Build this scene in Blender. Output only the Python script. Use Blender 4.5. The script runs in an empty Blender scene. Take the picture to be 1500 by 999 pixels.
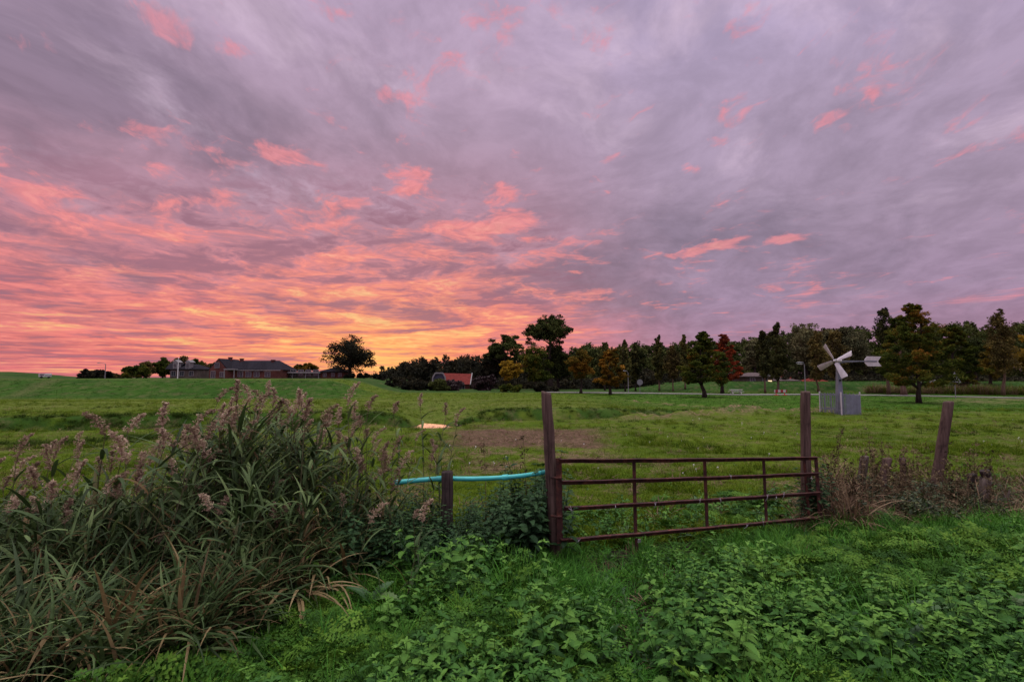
import bpy, bmesh, math, random
import numpy as np
from mathutils import Vector, Matrix

SC = bpy.context.scene
COL = SC.collection
R = math.radians

# ---------------------------------------------------------------- camera
EYE = 1.8
TILT = math.atan((553 - 499.5) / 750.0)
F = 750.0
cam_data = bpy.data.cameras.new('camera')
cam_data.sensor_width = 36.0
cam_data.lens = 18.0
cam_data.clip_start = 0.05
cam_data.clip_end = 9000
cam = bpy.data.objects.new('camera', cam_data)
cam.location = (0, 0, EYE)
cam.rotation_euler = (R(90) + TILT, 0, 0)
COL.objects.link(cam)
SC.camera = cam
SC.view_settings.view_transform = 'Standard'
SC.view_settings.look = 'None'
SC.view_settings.exposure = 0.0
SC.view_settings.gamma = 1.0
SC.render.film_transparent = False
SC.cycles.max_bounces = 8
SC.cycles.diffuse_bounces = 3
SC.cycles.glossy_bounces = 3
SC.cycles.transmission_bounces = 4
SC.cycles.use_denoising = True


def pdir(px, py):
    dx = (px - 750) / F
    dy = (499.5 - py) / F
    c, s = math.cos(TILT), math.sin(TILT)
    return np.array([dx, c - dy * s, s + dy * c])


def at(px, py, Y):
    d = pdir(px, py)
    k = Y / d[1]
    return np.array([d[0] * k, Y, EYE + d[2] * k])


def gnd(px, py, z=0.0):
    d = pdir(px, py)
    k = (z - EYE) / d[2]
    return np.array([d[0] * k, d[1] * k, z])


def proj(P):
    P = np.asarray(P, float)
    c, s = math.cos(TILT), math.sin(TILT)
    x = P[..., 0]
    y = P[..., 1]
    z = P[..., 2] - EYE
    f = y * c + z * s
    u = -y * s + z * c
    f = np.where(f < 0.05, 0.05, f)
    return 750 + F * x / f, 499.5 - F * u / f


def lin(r, g, b):
    o = []
    for v in (r, g, b):
        v /= 255.0
        o.append(v / 12.92 if v <= 0.04045 else ((v + 0.055) / 1.055) ** 2.4)
    return (o[0], o[1], o[2], 1.0)


# ---------------------------------------------------------------- world: dusk sky under broken cloud
SUN_AZ = math.atan((548 - 750) / F)
SUN_EL = R(1.6)
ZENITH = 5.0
LR_, LT_, L0_, L1_ = 0.130, 0.125, 0.550, 0.675     # how far the fire spreads through the cloud
world = bpy.data.worlds.new('World')
SC.world = world
world.use_nodes = True
NT = world.node_tree
NT.nodes.clear()


class NB:
    def __init__(s, nt):
        s.nt = nt

    def node(s, t, **kw):
        n = s.nt.nodes.new(t)
        for k, v in kw.items():
            setattr(n, k, v)
        return n

    def put(s, sock, v):
        if v is None:
            return
        if hasattr(v, 'links') or hasattr(v, 'is_linked'):
            s.nt.links.new(v, sock)
        else:
            if isinstance(v, (tuple, list)) and sock.type == 'RGBA' and len(v) == 3:
                v = (*v, 1)
            sock.default_value = v

    def m(s, op, a, b=None, c=None, clamp=False):
        n = s.node('ShaderNodeMath', operation=op, use_clamp=clamp)
        s.put(n.inputs[0], a)
        s.put(n.inputs[1], b)
        s.put(n.inputs[2], c)
        return n.outputs[0]

    def vm(s, op, a, b=None):
        n = s.node('ShaderNodeVectorMath', operation=op)
        s.put(n.inputs[0], a)
        if b is not None:
            s.put(n.inputs[3] if op == 'SCALE' else n.inputs[1], b)
        return n.outputs['Value'] if op in ('DOT_PRODUCT', 'LENGTH') else n.outputs[0]

    def xyz(s, x, y, z):
        n = s.node('ShaderNodeCombineXYZ')
        s.put(n.inputs[0], x)
        s.put(n.inputs[1], y)
        s.put(n.inputs[2], z)
        return n.outputs[0]

    def sep(s, v):
        n = s.node('ShaderNodeSeparateXYZ')
        s.put(n.inputs[0], v)
        return n.outputs

    def ss(s, v, a, b, lo=0.0, hi=1.0):
        n = s.node('ShaderNodeMapRange', interpolation_type='SMOOTHSTEP')
        s.put(n.inputs[0], v)
        s.put(n.inputs[1], a)
        s.put(n.inputs[2], b)
        s.put(n.inputs[3], lo)
        s.put(n.inputs[4], hi)
        return n.outputs[0]

    def noise(s, vec, scale, detail=6, rough=0.55, dist=0.0, lac=2.0, color=False):
        n = s.node('ShaderNodeTexNoise')
        s.put(n.inputs['Vector'], vec)
        n.inputs['Scale'].default_value = scale
        n.inputs['Detail'].default_value = detail
        n.inputs['Roughness'].default_value = rough
        n.inputs['Lacunarity'].default_value = lac
        n.inputs['Distortion'].default_value = dist
        return n.outputs['Color' if color else 'Fac']

    def ramp(s, f, stops, interp='LINEAR'):
        n = s.node('ShaderNodeValToRGB')
        cr = n.color_ramp
        cr.interpolation = interp
        while len(cr.elements) < len(stops):
            cr.elements.new(0.5)
        for e, (p, c) in zip(cr.elements, stops):
            e.position = p
            e.color = c if len(c) == 4 else (*c, 1)
        s.put(n.inputs[0], f)
        return n.outputs[0]

    def mix(s, f, a, b, mode='MIX'):
        n = s.node('ShaderNodeMix', data_type='RGBA', blend_type=mode)
        s.put(n.inputs[0], f)
        s.put(n.inputs[6], a)
        s.put(n.inputs[7], b)
        return n.outputs[2]


def build_world():
    b = NB(NT)
    D = b.node('ShaderNodeTexCoord').outputs['Generated']
    x, y, z = b.sep(D)
    zc = b.m('MAXIMUM', z, 0.0)
    az = b.m('ARCTAN2', x, y)
    # cloud deck: the direction meets a flat layer high above
    den = b.m('ADD', zc, 0.19)
    u = b.m('DIVIDE', x, den)
    v = b.m('DIVIDE', y, den)
    ang = R(16)
    ca, sa = math.cos(ang), math.sin(ang)
    ac = b.m('SUBTRACT', b.m('MULTIPLY', u, ca), b.m('MULTIPLY', v, sa))    # across the streaks
    al = b.m('ADD', b.m('MULTIPLY', u, sa), b.m('MULTIPLY', v, ca))         # along them
    P1 = b.xyz(b.m('MULTIPLY', ac, 1.0), b.m('MULTIPLY', al, 0.80), 3.7)
    warp = b.noise(P1, 1.1, 3, 0.5, color=True)
    warp = b.vm('SCALE', b.vm('SUBTRACT', warp, (0.5, 0.5, 0.5)), 0.55)
    P1 = b.vm('ADD', P1, warp)
    nA = b.noise(P1, 1.25, 8, 0.58)
    nB = b.noise(b.vm('ADD', P1, (7.1, 2.3, 5.0)), 2.6, 8, 0.59)
    nF = b.noise(b.vm('ADD', P1, (1.1, 9.3, 2.0)), 7.5, 8, 0.62)
    # ripples: wide in azimuth, thinner and thinner towards the horizon
    els = b.m('DIVIDE', 1.0, b.m('ADD', zc, 0.085))
    rise = b.m('SUBTRACT', b.m('MULTIPLY', els, 1.25), b.m('MULTIPLY', zc, 6.0))
    rise = b.m('ADD', rise, b.m('MULTIPLY', b.m('MULTIPLY', b.m('MULTIPLY', az, az), zc), 4.0))
    P2 = b.xyz(b.m('ADD', b.m('MULTIPLY', az, 5.2), b.m('MULTIPLY', els, 0.22)), rise, 1.5)
    w2 = b.noise(P2, 1.3, 3, 0.5, color=True)
    w2 = b.vm('SCALE', b.vm('SUBTRACT', w2, (0.5, 0.5, 0.5)), 0.9)
    P2 = b.vm('ADD', P2, w2)
    nS = b.noise(P2, 1.25, 4, 0.5)
    nT = b.noise(b.vm('ADD', P2, (4.4, 3.1, 8.0)), 4.2, 7, 0.6)
    nU = b.noise(b.vm('ADD', P2, (1.4, 6.1, 3.0)), 9.5, 5, 0.6)

    left = b.ramp(zc, [(0.0, lin(205, 104, 118)), (0.03, lin(222, 110, 114)), (0.07, lin(226, 118, 116)),
                       (0.13, lin(214, 120, 124)), (0.2, lin(190, 126, 138)), (0.28, lin(174, 132, 150)),
                       (0.44, lin(170, 146, 168)), (0.62, lin(190, 168, 195))])
    right = b.ramp(zc, [(0.0, lin(176, 118, 142)), (0.07, lin(164, 128, 154)), (0.14, lin(158, 134, 160)),
                        (0.27, lin(163, 143, 166)), (0.44, lin(168, 150, 175)), (0.62, lin(178, 163, 195))])
    side = b.ss(az, R(-6), R(22))
    back = b.ss(b.m('ABSOLUTE', az), R(75), R(120))
    side = b.m('MAXIMUM', side, back)
    base = b.mix(side, left, right)
    # grey undersides and pale gaps
    dark = b.ss(nA, 0.53, 0.33)
    lite = b.ss(nB, 0.50, 0.74)
    amp = b.ss(zc, 0.02, 0.22, 0.35, 1.0)
    base = b.mix(b.m('MULTIPLY', b.m('MULTIPLY', dark, amp), 0.58), base, lin(132, 117, 139))
    base = b.mix(b.m('MULTIPLY', b.m('MULTIPLY', lite, b.ss(zc, 0.14, 0.42, 0.15, 1.0)), 0.72), base, lin(214, 190, 212))
    fine = b.ss(nF, 0.3, 0.7, 0.89, 1.11)
    fine = b.m('MULTIPLY', fine, b.ss(nA, 0.3, 0.7, 0.93, 1.08))
    base = b.vm('SCALE', base, fine)

    # fire under the cloud round the sun
    dz = b.m('MULTIPLY', b.m('SUBTRACT', az, SUN_AZ), 1.0)
    dl = b.m('SUBTRACT', az, SUN_AZ)
    wide = b.m('ADD', b.m('MULTIPLY', b.ss(dl, 0.0, -0.9), 0.55), 0.0)
    dsun = b.vm('LENGTH', b.xyz(b.m('MULTIPLY', dz, 0.95), b.m('MULTIPLY', b.m('SUBTRACT', zc, 0.03), 2.3), 0.0))
    near = b.m('MULTIPLY', b.ss(dsun, 1.05, 0.12), b.ss(dl, 0.62, 0.22))
    leftlow = b.m('MULTIPLY', b.ss(az, R(8), R(-14)), b.ss(zc, 0.46, 0.08))
    leftlow = b.m('MULTIPLY', leftlow, b.ss(az, R(-100), R(-60)))
    reach = b.m('MAXIMUM', b.m('MULTIPLY', leftlow, 0.80), near)
    fire_c = b.ramp(dsun, [(0.0, lin(255, 196, 112)), (0.10, lin(255, 172, 106)), (0.22, lin(254, 152, 120)),
                           (0.40, lin(249, 144, 132)), (0.62, lin(243, 142, 142)), (1.0, lin(232, 144, 156))])
    # lit wisps at their own places in the sky
    dj = b.vm('SCALE', b.vm('SUBTRACT', b.noise(b.vm('ADD', P1, (3.0, 3.0, 3.0)), 3.2, 5, 0.6, color=True), (0.5, 0.5, 0.5)), 0.085)
    Dw = b.vm('ADD', D, dj)
    tot = None
    wisps = [(250, 38, 60, 20, 24, .9), (335, 78, 60, 15, 18, .75), (412, 42, 36, 11, 20, .7), (150, 70, 80, 22, 12, .35),
             (712, 22, 60, 24, 20, .75), (640, 62, 38, 18, 20, .6), (572, 145, 44, 13, 8, .85), (480, 180, 38, 12, 14, .7),
             (590, 100, 40, 14, 25, .4), (190, 190, 60, 10, 18, .45), (85, 284, 36, 9, 6, .9), (420, 236, 60, 16, 8, .75),
             (330, 246, 80, 14, 4, .6), (300, 285, 60, 12, -4, .8), (250, 300, 60, 10, 0, .5), (600, 250, 50, 14, 5, .7), (602, 268, 26, 6, 2, .7),
             (735, 280, 30, 16, 10, .8), (760, 315, 55, 16, 0, .85), (700, 330, 60, 12, 0, .6), (520, 300, 46, 10, 2, .6),
             (1010, 247, 20, 11, -8, 1.0), (900, 240, 34, 8, -14, .7), (880, 284, 30, 7, 4, .9), (1220, 80, 22, 14, 10, .7), (1280, 130, 30, 12, -10, .5),
             (1050, 205, 16, 10, 0, .4), (1185, 265, 20, 8, 0, .35), (1440, 310, 40, 8, -16, .3), (1045, 362, 70, 9, -8, .95), (960, 372, 46, 8, 0, .9),
             (1142, 345, 16, 6, -10, .7), (1110, 423, 28, 7, 4, 1.0), (1195, 420, 12, 5, 0, .8), (1272, 412, 24, 5, 0, .7), (1350, 412, 26, 4, 0, .6), (1425, 408, 26, 4, 0, .45),
             (900, 430, 70, 8, -6, .9), (990, 425, 60, 6, 0, .75), (960, 445, 60, 5, 0, .6), (845, 398, 12, 6, 0, .8), (800, 350, 34, 9, 0, .8), (1010, 398, 30, 4, 0, .5)]
    for (px, py, rx, ry, rot, amt) in wisps:
        C = pdir(px, py)
        C /= np.linalg.norm(C)
        q = R(rot)
        E1 = pdir(px + math.cos(q) * 10, py + math.sin(q) * 10)
        E1 /= np.linalg.norm(E1)
        A = E1 - C * float(np.dot(E1, C))
        A /= np.linalg.norm(A)
        B = np.cross(C, A)
        k = 1.0 / np.linalg.norm(pdir(px, py))
        ra, rb = rx / F * k * 1.5, ry / F * k * 1.5
        da = b.vm('DOT_PRODUCT', Dw, tuple(A / ra))
        db = b.vm('DOT_PRODUCT', Dw, tuple(B / rb))
        dc = b.m('MULTIPLY_ADD', b.vm('DOT_PRODUCT', Dw, tuple(-C)), 4.0, 4.0)
        ln = b.vm('LENGTH', b.xyz(da, db, dc))
        f = b.m('MULTIPLY', b.ss(ln, 1.0, 0.1), amt)
        tot = f if tot is None else b.m('MAXIMUM', tot, f)
    st = b.m('ADD', b.m('MULTIPLY', nS, 0.52), b.m('ADD', b.m('MULTIPLY', nT, 0.34), b.m('MULTIPLY', nU, 0.14)))
    lit = b.m('ADD', st, b.m('ADD', b.m('MULTIPLY', reach, LR_), b.m('MULTIPLY', tot, LT_)))
    sfac = b.ss(lit, L0_, L1_)
    core = b.ss(lit, L1_ - 0.04, L1_ + 0.08)
    # grey-mauve bars between
    bars = b.m('MULTIPLY', b.ss(st, 0.505, 0.40), b.ss(reach, 0.1, 0.5))
    base = b.mix(b.m('MULTIPLY', bars, 0.75), base, lin(150, 106, 126))
    bright = b.mix(b.ss(zc, 0.05, 0.34), lin(255, 214, 132), lin(252, 168, 160))
    fire_c = b.mix(b.m('MULTIPLY', core, b.ss(dsun, 0.95, 0.25, 0.12, 0.95)), fire_c, bright)
    fire_c = b.vm('SCALE', fire_c, b.ss(nU, 0.25, 0.75, 0.88, 1.10))
    col = b.mix(b.m('MULTIPLY', sfac, b.m('MULTIPLY', b.ss(nA, 0.3, 0.7, 0.68, 0.88), b.ss(zc, 0.62, 0.30, 0.72, 1.0))), base, fire_c)
    glow = b.ss(dsun, 0.12, 0.0)
    col = b.mix(b.m('MULTIPLY', glow, 0.30), col, lin(255, 200, 118))

    # sky overhead and behind, out of view, brightened to light the ground
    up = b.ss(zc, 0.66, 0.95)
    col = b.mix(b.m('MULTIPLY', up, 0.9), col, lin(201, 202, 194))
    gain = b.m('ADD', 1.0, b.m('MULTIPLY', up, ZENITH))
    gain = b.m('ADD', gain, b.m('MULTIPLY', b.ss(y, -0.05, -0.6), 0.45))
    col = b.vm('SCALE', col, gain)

    sky = b.node('ShaderNodeTexSky', sky_type='NISHITA')
    sky.sun_disc = False
    sky.sun_elevation = SUN_EL
    sky.sun_rotation = SUN_AZ
    bg1 = b.node('ShaderNodeBackground')
    b.put(bg1.inputs[0], sky.outputs[0])
    bg1.inputs[1].default_value = 0.006
    bg2 = b.node('ShaderNodeBackground')
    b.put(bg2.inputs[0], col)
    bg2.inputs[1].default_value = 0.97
    add = b.node('ShaderNodeAddShader')
    b.nt.links.new(bg1.outputs[0], add.inputs[0])
    b.nt.links.new(bg2.outputs[0], add.inputs[1])
    out = b.node('ShaderNodeOutputWorld')
    b.nt.links.new(add.outputs[0], out.inputs[0])


build_world()

sun_d = bpy.data.lights.new('sun', 'SUN')
sun_d.energy = 0.15
sun_d.angle = R(25)
sun_d.color = (1.0, 0.55, 0.33)
sun = bpy.data.objects.new('sun', sun_d)
sv = Vector((math.sin(SUN_AZ) * math.cos(SUN_EL), math.cos(SUN_AZ) * math.cos(SUN_EL), math.sin(SUN_EL)))
sun.rotation_euler = sv.to_track_quat('Z', 'Y').to_euler()
sun.location = (-30, 100, 30)
COL.objects.link(sun)


# ---------------------------------------------------------------- helpers
def tag(o, label=None, cat=None, group=None, kind=None):
    if label:
        o['label'] = label
    if cat:
        o['category'] = cat
    if group:
        o['group'] = group
    if kind:
        o['kind'] = kind
    return o


def empty(name, loc, label=None, cat=None, group=None, rz=0.0):
    o = bpy.data.objects.new(name, None)
    o.empty_display_size = 0.2
    o.location = tuple(float(c) for c in loc)
    o.rotation_euler = (0, 0, rz)
    COL.objects.link(o)
    return tag(o, label, cat, group)


def link(name, mesh, mat=None, parent=None, loc=None):
    o = bpy.data.objects.new(name, mesh)
    if mat is not None and len(mesh.materials) == 0:
        for mm in (mat if isinstance(mat, (list, tuple)) else [mat]):
            mesh.materials.append(mm)
    if parent is not None:
        o.parent = parent
    if loc is not None:
        o.location = tuple(float(c) for c in loc)
    COL.objects.link(o)
    return o


class G:
    """collects verts, faces of any size and one tint number per vertex"""

    def __init__(s):
        s.v, s.li, s.ls, s.t, s.n, s.mi = [], [], [], [], 0, []

    def add(s, verts, faces, tint=0.5, mi=0):
        verts = np.asarray(verts, float).reshape(-1, 3)
        s.v.append(verts)
        for f in faces:
            s.li.extend([i + s.n for i in f])
            s.ls.append(len(f))
            s.mi.append(mi)
        s.t.append(np.full(len(verts), tint) if np.isscalar(tint) else np.asarray(tint, float))
        s.n += len(verts)

    def quads(s, q, tint, mi=0):
        """q: (n,4,3); tint (n,)"""
        n = len(q)
        s.v.append(q.reshape(-1, 3))
        s.li.extend((np.arange(n * 4) + s.n).tolist())
        s.ls.extend([4] * n)
        s.mi.extend([mi] * n)
        s.t.append(np.repeat(tint, 4))
        s.n += n * 4

    def box(s, c, size, rz=0.0, tint=0.5, mi=0, rot=None):
        hx, hy, hz = [k / 2 for k in size]
        P = np.array([[sx * hx, sy * hy, sz * hz] for sz in (-1, 1) for sy in (-1, 1) for sx in (-1, 1)])
        M = np.array(rot) if rot is not None else np.array([[math.cos(rz), -math.sin(rz), 0], [math.sin(rz), math.cos(rz), 0], [0, 0, 1]])
        P = P @ M.T + np.array(c)
        s.add(P, [(0, 2, 3, 1), (4, 5, 7, 6), (0, 1, 5, 4), (2, 6, 7, 3), (0, 4, 6, 2), (1, 3, 7, 5)], tint, mi)

    def beam(s, p0, p1, w, h, up=(0, 0, 1), tint=0.5, mi=0, off=(0, 0)):
        p0, p1 = np.array(p0, float), np.array(p1, float)
        d = p1 - p0
        L = np.linalg.norm(d)
        d /= L
        u = np.array(up, float)
        a = np.cross(d, u)
        a /= np.linalg.norm(a)
        u = np.cross(a, d)
        c = (p0 + p1) / 2 + a * off[0] + u * off[1]
        s.box(c, (L, w, h), rot=np.stack([d, a, u], 1), tint=tint, mi=mi)

    def tube(s, pts, rad, n=6, tint=0.5, caps=True, mi=0):
        pts = np.array(pts, float)
        rad = np.broadcast_to(np.array(rad, float), (len(pts),))
        T = np.gradient(pts, axis=0)
        T /= np.linalg.norm(T, axis=1)[:, None] + 1e-9
        ref = np.array([1.0, 0, 0]) if abs(T[0][0]) < 0.8 else np.array([0, 1.0, 0])
        V = []
        for p, t, r in zip(pts, T, rad):
            a = np.cross(t, ref)
            a /= np.linalg.norm(a) + 1e-9
            b2 = np.cross(t, a)
            th = np.arange(n) / n * 2 * math.pi
            V.append(p + r * (np.cos(th)[:, None] * a + np.sin(th)[:, None] * b2))
        fs = []
        for i in range(len(pts) - 1):
            for k in range(n):
                fs.append((i * n + k, i * n + (k + 1) % n, (i + 1) * n + (k + 1) % n, (i + 1) * n + k))
        if caps:
            fs.append(tuple(range(n))[::-1])
            fs.append(tuple((len(pts) - 1) * n + k for k in range(n)))
        s.add(np.concatenate(V), fs, tint, mi)

    def mesh(s, name, smooth=False):
        me = bpy.data.meshes.new(name)
        v = np.concatenate(s.v) if s.v else np.zeros((0, 3))
        me.vertices.add(len(v))
        me.vertices.foreach_set('co', v.astype(np.float32).ravel())
        me.loops.add(len(s.li))
        me.loops.foreach_set('vertex_index', np.array(s.li, np.int32))
        ls = np.array(s.ls, np.int32)
        me.polygons.add(len(ls))
        st = np.zeros(len(ls), np.int32)
        st[1:] = np.cumsum(ls)[:-1]
        me.polygons.foreach_set('loop_start', st)
        me.polygons.foreach_set('loop_total', ls)
        me.polygons.foreach_set('material_index', np.array(s.mi, np.int32))
        a = me.attributes.new('tint', 'FLOAT', 'POINT')
        a.data.foreach_set('value', np.concatenate(s.t).astype(np.float32))
        me.polygons.foreach_set('use_smooth', np.full(len(ls), smooth, bool))
        me.update(calc_edges=True)
        return me

    def build(s, name, mat, parent=None, loc=None, smooth=False):
        return link(name, s.mesh(name, smooth), mat, parent, loc)


# ---------------------------------------------------------------- materials
def pmat(name, build):
    m = bpy.data.materials.new(name)
    m.use_nodes = True
    nt = m.node_tree
    nt.nodes.clear()
    b = NB(nt)
    out = b.node('ShaderNodeOutputMaterial')
    sh = build(b)
    nt.links.new(sh, out.inputs[0])
    return m


def bsdf(b, col, rough=0.7, metal=0.0, spec=0.3, bump=None, bstr=0.3, bdist=0.02):
    p = b.node('ShaderNodeBsdfPrincipled')
    b.put(p.inputs['Base Color'], col)
    b.put(p.inputs['Roughness'], rough)
    b.put(p.inputs['Metallic'], metal)
    p.inputs['Specular IOR Level'].default_value = spec
    if bump is not None:
        n = b.node('ShaderNodeBump')
        n.inputs['Strength'].default_value = bstr
        n.inputs['Distance'].default_value = bdist
        b.put(n.inputs['Height'], bump)
        b.nt.links.new(n.outputs[0], p.inputs['Normal'])
    return p.outputs[0]


def attr(b, name='tint'):
    n = b.node('ShaderNodeAttribute')
    n.attribute_name = name
    return n


def leaf_mat(name, stops, trans=0.30, rough=0.55, spec=0.25, inst=0.35, wvar=0.0, wscale=1.0):
    """leaf colour from each leaf's own tint, each plant's own random and a slow drift over the ground"""
    def f(b):
        t = attr(b).outputs['Fac']
        oi = b.node('ShaderNodeObjectInfo').outputs['Random']
        t = b.m('ADD', t, b.m('MULTIPLY', b.m('SUBTRACT', oi, 0.5), inst))
        if wvar:
            pos = b.node('ShaderNodeNewGeometry').outputs['Position']
            t = b.m('ADD', t, b.m('MULTIPLY', b.m('SUBTRACT', b.noise(pos, wscale, 4), 0.5), wvar))
        c = b.ramp(t, stops)
        p = bsdf(b, c, rough, 0, spec)
        tr = b.node('ShaderNodeBsdfTranslucent')
        b.put(tr.inputs[0], c)
        mx = b.node('ShaderNodeMixShader')
        mx.inputs[0].default_value = trans
        b.nt.links.new(p, mx.inputs[1])
        b.nt.links.new(tr.outputs[0], mx.inputs[2])
        return mx.outputs[0]
    return pmat(name, f)


def plain(name, col, rough=0.7, metal=0.0, var=0.25, scale=6.0, spec=0.3, bump=0.15):
    def f(b):
        co = b.node('ShaderNodeTexCoord').outputs['Object']
        n = b.noise(co, scale, 6, 0.6)
        c = b.vm('SCALE', tuple(col[:3]), b.ss(n, 0.25, 0.75, 1 - var, 1 + var))
        return bsdf(b, c, rough, metal, spec, n, bump)
    return pmat(name, f)


def wood_f(c0, c1, moss=0.0):
    def f(b):
        co = b.node('ShaderNodeTexCoord').outputs['Object']
        x, y, z = b.sep(co)
        st = b.xyz(b.m('MULTIPLY', x, 38), b.m('MULTIPLY', y, 38), b.m('MULTIPLY', z, 2.2))
        n = b.noise(st, 1.0, 6, 0.65, 0.5)
        n2 = b.noise(co, 7.0, 5, 0.6)
        c = b.mix(b.ss(n, 0.3, 0.7), c0, c1)
        c = b.mix(b.ss(n2, 0.52, 0.72, 0, 0.55), c, tuple(k * 0.35 for k in c0[:3]))
        crack = b.ss(n, 0.40, 0.33)
        c = b.mix(b.m('MULTIPLY', crack, 0.8), c, (0.012, 0.008, 0.008, 1))
        if moss:
            c = b.mix(b.ss(b.noise(co, 11, 4), 0.55, 0.7, 0, moss), c, (0.05, 0.07, 0.03, 1))
        return bsdf(b, c, 0.85, 0, 0.15, n, 0.7, 0.01)
    return f


M = {}
M['wood'] = pmat('weathered_wood', wood_f((0.052, 0.032, 0.027), (0.130, 0.085, 0.072)))
M['wood_dark'] = pmat('dark_damp_wood', wood_f((0.020, 0.015, 0.014), (0.065, 0.048, 0.045), 0.3))
M['wood_grey'] = pmat('grey_rotten_wood', wood_f((0.060, 0.045, 0.040), (0.150, 0.115, 0.100), 0.35))


def rust_f(b):
    co = b.node('ShaderNodeTexCoord').outputs['Object']
    n = b.noise(co, 14, 8, 0.65)
    n2 = b.noise(co, 60, 5, 0.6)
    c = b.ramp(n, [(0.30, (0.020, 0.010, 0.011)), (0.50, (0.050, 0.019, 0.016)), (0.62, (0.105, 0.036, 0.024)), (0.75, (0.18, 0.078, 0.048))])
    return bsdf(b, c, b.ss(n2, 0.3, 0.7, 0.65, 0.95), 0.0, 0.25, b.m('ADD', n, b.m('MULTIPLY', n2, 0.5)), 0.5, 0.006)


M['rust'] = pmat('rusty_iron', rust_f)
M['wire'] = plain('galvanised_wire', (0.42, 0.40, 0.42), 0.45, 0.6, 0.3, 30)
M['pipe'] = plain('turquoise_plastic', (0.05, 0.44, 0.43), 0.35, 0, 0.12, 12, 0.5)
M['galv'] = plain('galvanised_steel', (0.165, 0.178, 0.225), 0.6, 0.1, 0.18, 5, 0.4)
M['blade'] = plain('pale_blade_paint', (0.50, 0.46, 0.50), 0.55, 0.0, 0.15, 4)
M['house_white'] = plain('dull_white_paint', (0.20, 0.185, 0.19), 0.6, 0, 0.12, 3)
M['pale'] = plain('weathered_white_paint', (0.46, 0.44, 0.44), 0.6, 0, 0.12, 3)
M['white'] = plain('white_paint', (0.72, 0.70, 0.70), 0.5, 0, 0.1, 3)
M['grey_metal'] = plain('grey_metal', (0.20, 0.20, 0.22), 0.5, 0.3, 0.12, 4)
M['red_paint'] = plain('red_paint', (0.45, 0.03, 0.04), 0.5, 0, 0.12, 4)
M['glass'] = plain('dark_window_glass', (0.03, 0.035, 0.045), 0.08, 0, 0.1, 1, 0.6, 0.0)
M['concrete'] = plain('pale_concrete', (0.19, 0.175, 0.17), 0.85, 0, 0.2, 2.0)
M['slate'] = plain('dark_slate_roof', (0.020, 0.018, 0.024), 0.9, 0, 0.25, 3, 0.05)
M['red_tile'] = plain('red_tile_roof', (0.135, 0.026, 0.022), 0.9, 0, 0.3, 3, 0.05)
M['brown_roof'] = plain('brown_roof', (0.075, 0.050, 0.050), 0.8, 0, 0.25, 3)
M['dark_paint'] = plain('dark_blue_board', (0.035, 0.035, 0.060), 0.6, 0, 0.15, 3)
M['tyre'] = plain('black_rubber', (0.02, 0.02, 0.02), 0.8)


def brick_f(c0, c1, mortar):
    def f(b):
        co = b.node('ShaderNodeTexCoord').outputs['Object']
        x, y, z = b.sep(co)
        v = b.xyz(b.m('ADD', x, y), z, 0.0)
        t = b.node('ShaderNodeTexBrick')
        b.put(t.inputs['Vector'], v)
        t.inputs['Color1'].default_value = (*c0, 1)
        t.inputs['Color2'].default_value = (*c1, 1)
        t.inputs['Mortar'].default_value = (*mortar, 1)
        t.inputs['Scale'].default_value = 4.0
        c = b.vm('SCALE', t.outputs['Color'], b.ss(b.noise(co, 0.8, 5), 0.3, 0.7, 0.75, 1.2))
        return bsdf(b, c, 0.9, 0, 0.15)
    return f


M['brick'] = pmat('red_brick', brick_f((0.135, 0.038, 0.030), (0.095, 0.028, 0.024), (0.09, 0.065, 0.058)))
M['brick_grey'] = pmat('grey_brick', brick_f((0.10, 0.072, 0.062), (0.075, 0.055, 0.048), (0.10, 0.085, 0.078)))


def lamp_f(b):
    e = b.node('ShaderNodeEmission')
    e.inputs[0].default_value = (1.0, 0.72, 0.42, 1)
    e.inputs[1].default_value = 1.6
    return e.outputs[0]


M['lit'] = pmat('lit_lamp', lamp_f)


def bark_f(c0, c1):
    def f(b):
        co = b.node('ShaderNodeTexCoord').outputs['Object']
        x, y, z = b.sep(co)
        n = b.noise(b.xyz(b.m('MULTIPLY', x, 9), b.m('MULTIPLY', y, 9), b.m('MULTIPLY', z, 1.6)), 1.0, 6, 0.65)
        return bsdf(b, b.mix(b.ss(n, 0.3, 0.7), c0, c1), 0.9, 0, 0.1, n, 0.6, 0.03)
    return f


M['bark'] = pmat('dark_bark', bark_f((0.022, 0.017, 0.015, 1), (0.060, 0.046, 0.040, 1)))
M['bark_pale'] = pmat('pale_bark', bark_f((0.10, 0.062, 0.045, 1), (0.20, 0.13, 0.10, 1)))

# tree foliage by kind
K = {}
K['dark'] = leaf_mat('dark_green_foliage', [(0.1, (0.014, 0.020, 0.007)), (0.5, (0.050, 0.064, 0.018)), (0.9, (0.115, 0.128, 0.036))], 0.2, 0.8, 0.05)
K['willow'] = leaf_mat('grey_green_foliage', [(0.1, (0.025, 0.030, 0.018)), (0.5, (0.105, 0.102, 0.050)), (0.9, (0.230, 0.210, 0.100))], 0.2, 0.8, 0.05)
K['brownish'] = leaf_mat('brown_green_foliage', [(0.1, (0.030, 0.024, 0.012)), (0.5, (0.085, 0.068, 0.024)), (0.9, (0.190, 0.140, 0.042))], 0.2, 0.8, 0.05)
K['column'] = leaf_mat('poplar_foliage', [(0.1, (0.016, 0.020, 0.010)), (0.5, (0.066, 0.068, 0.022)), (0.9, (0.175, 0.160, 0.042))], 0.2, 0.8, 0.05)
K['orange'] = leaf_mat('orange_autumn_foliage', [(0.05, (0.040, 0.045, 0.010)), (0.4, (0.11, 0.080, 0.013)), (0.65, (0.20, 0.105, 0.016)), (0.95, (0.34, 0.165, 0.022))], 0.3, 0.8, 0.05)
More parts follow.
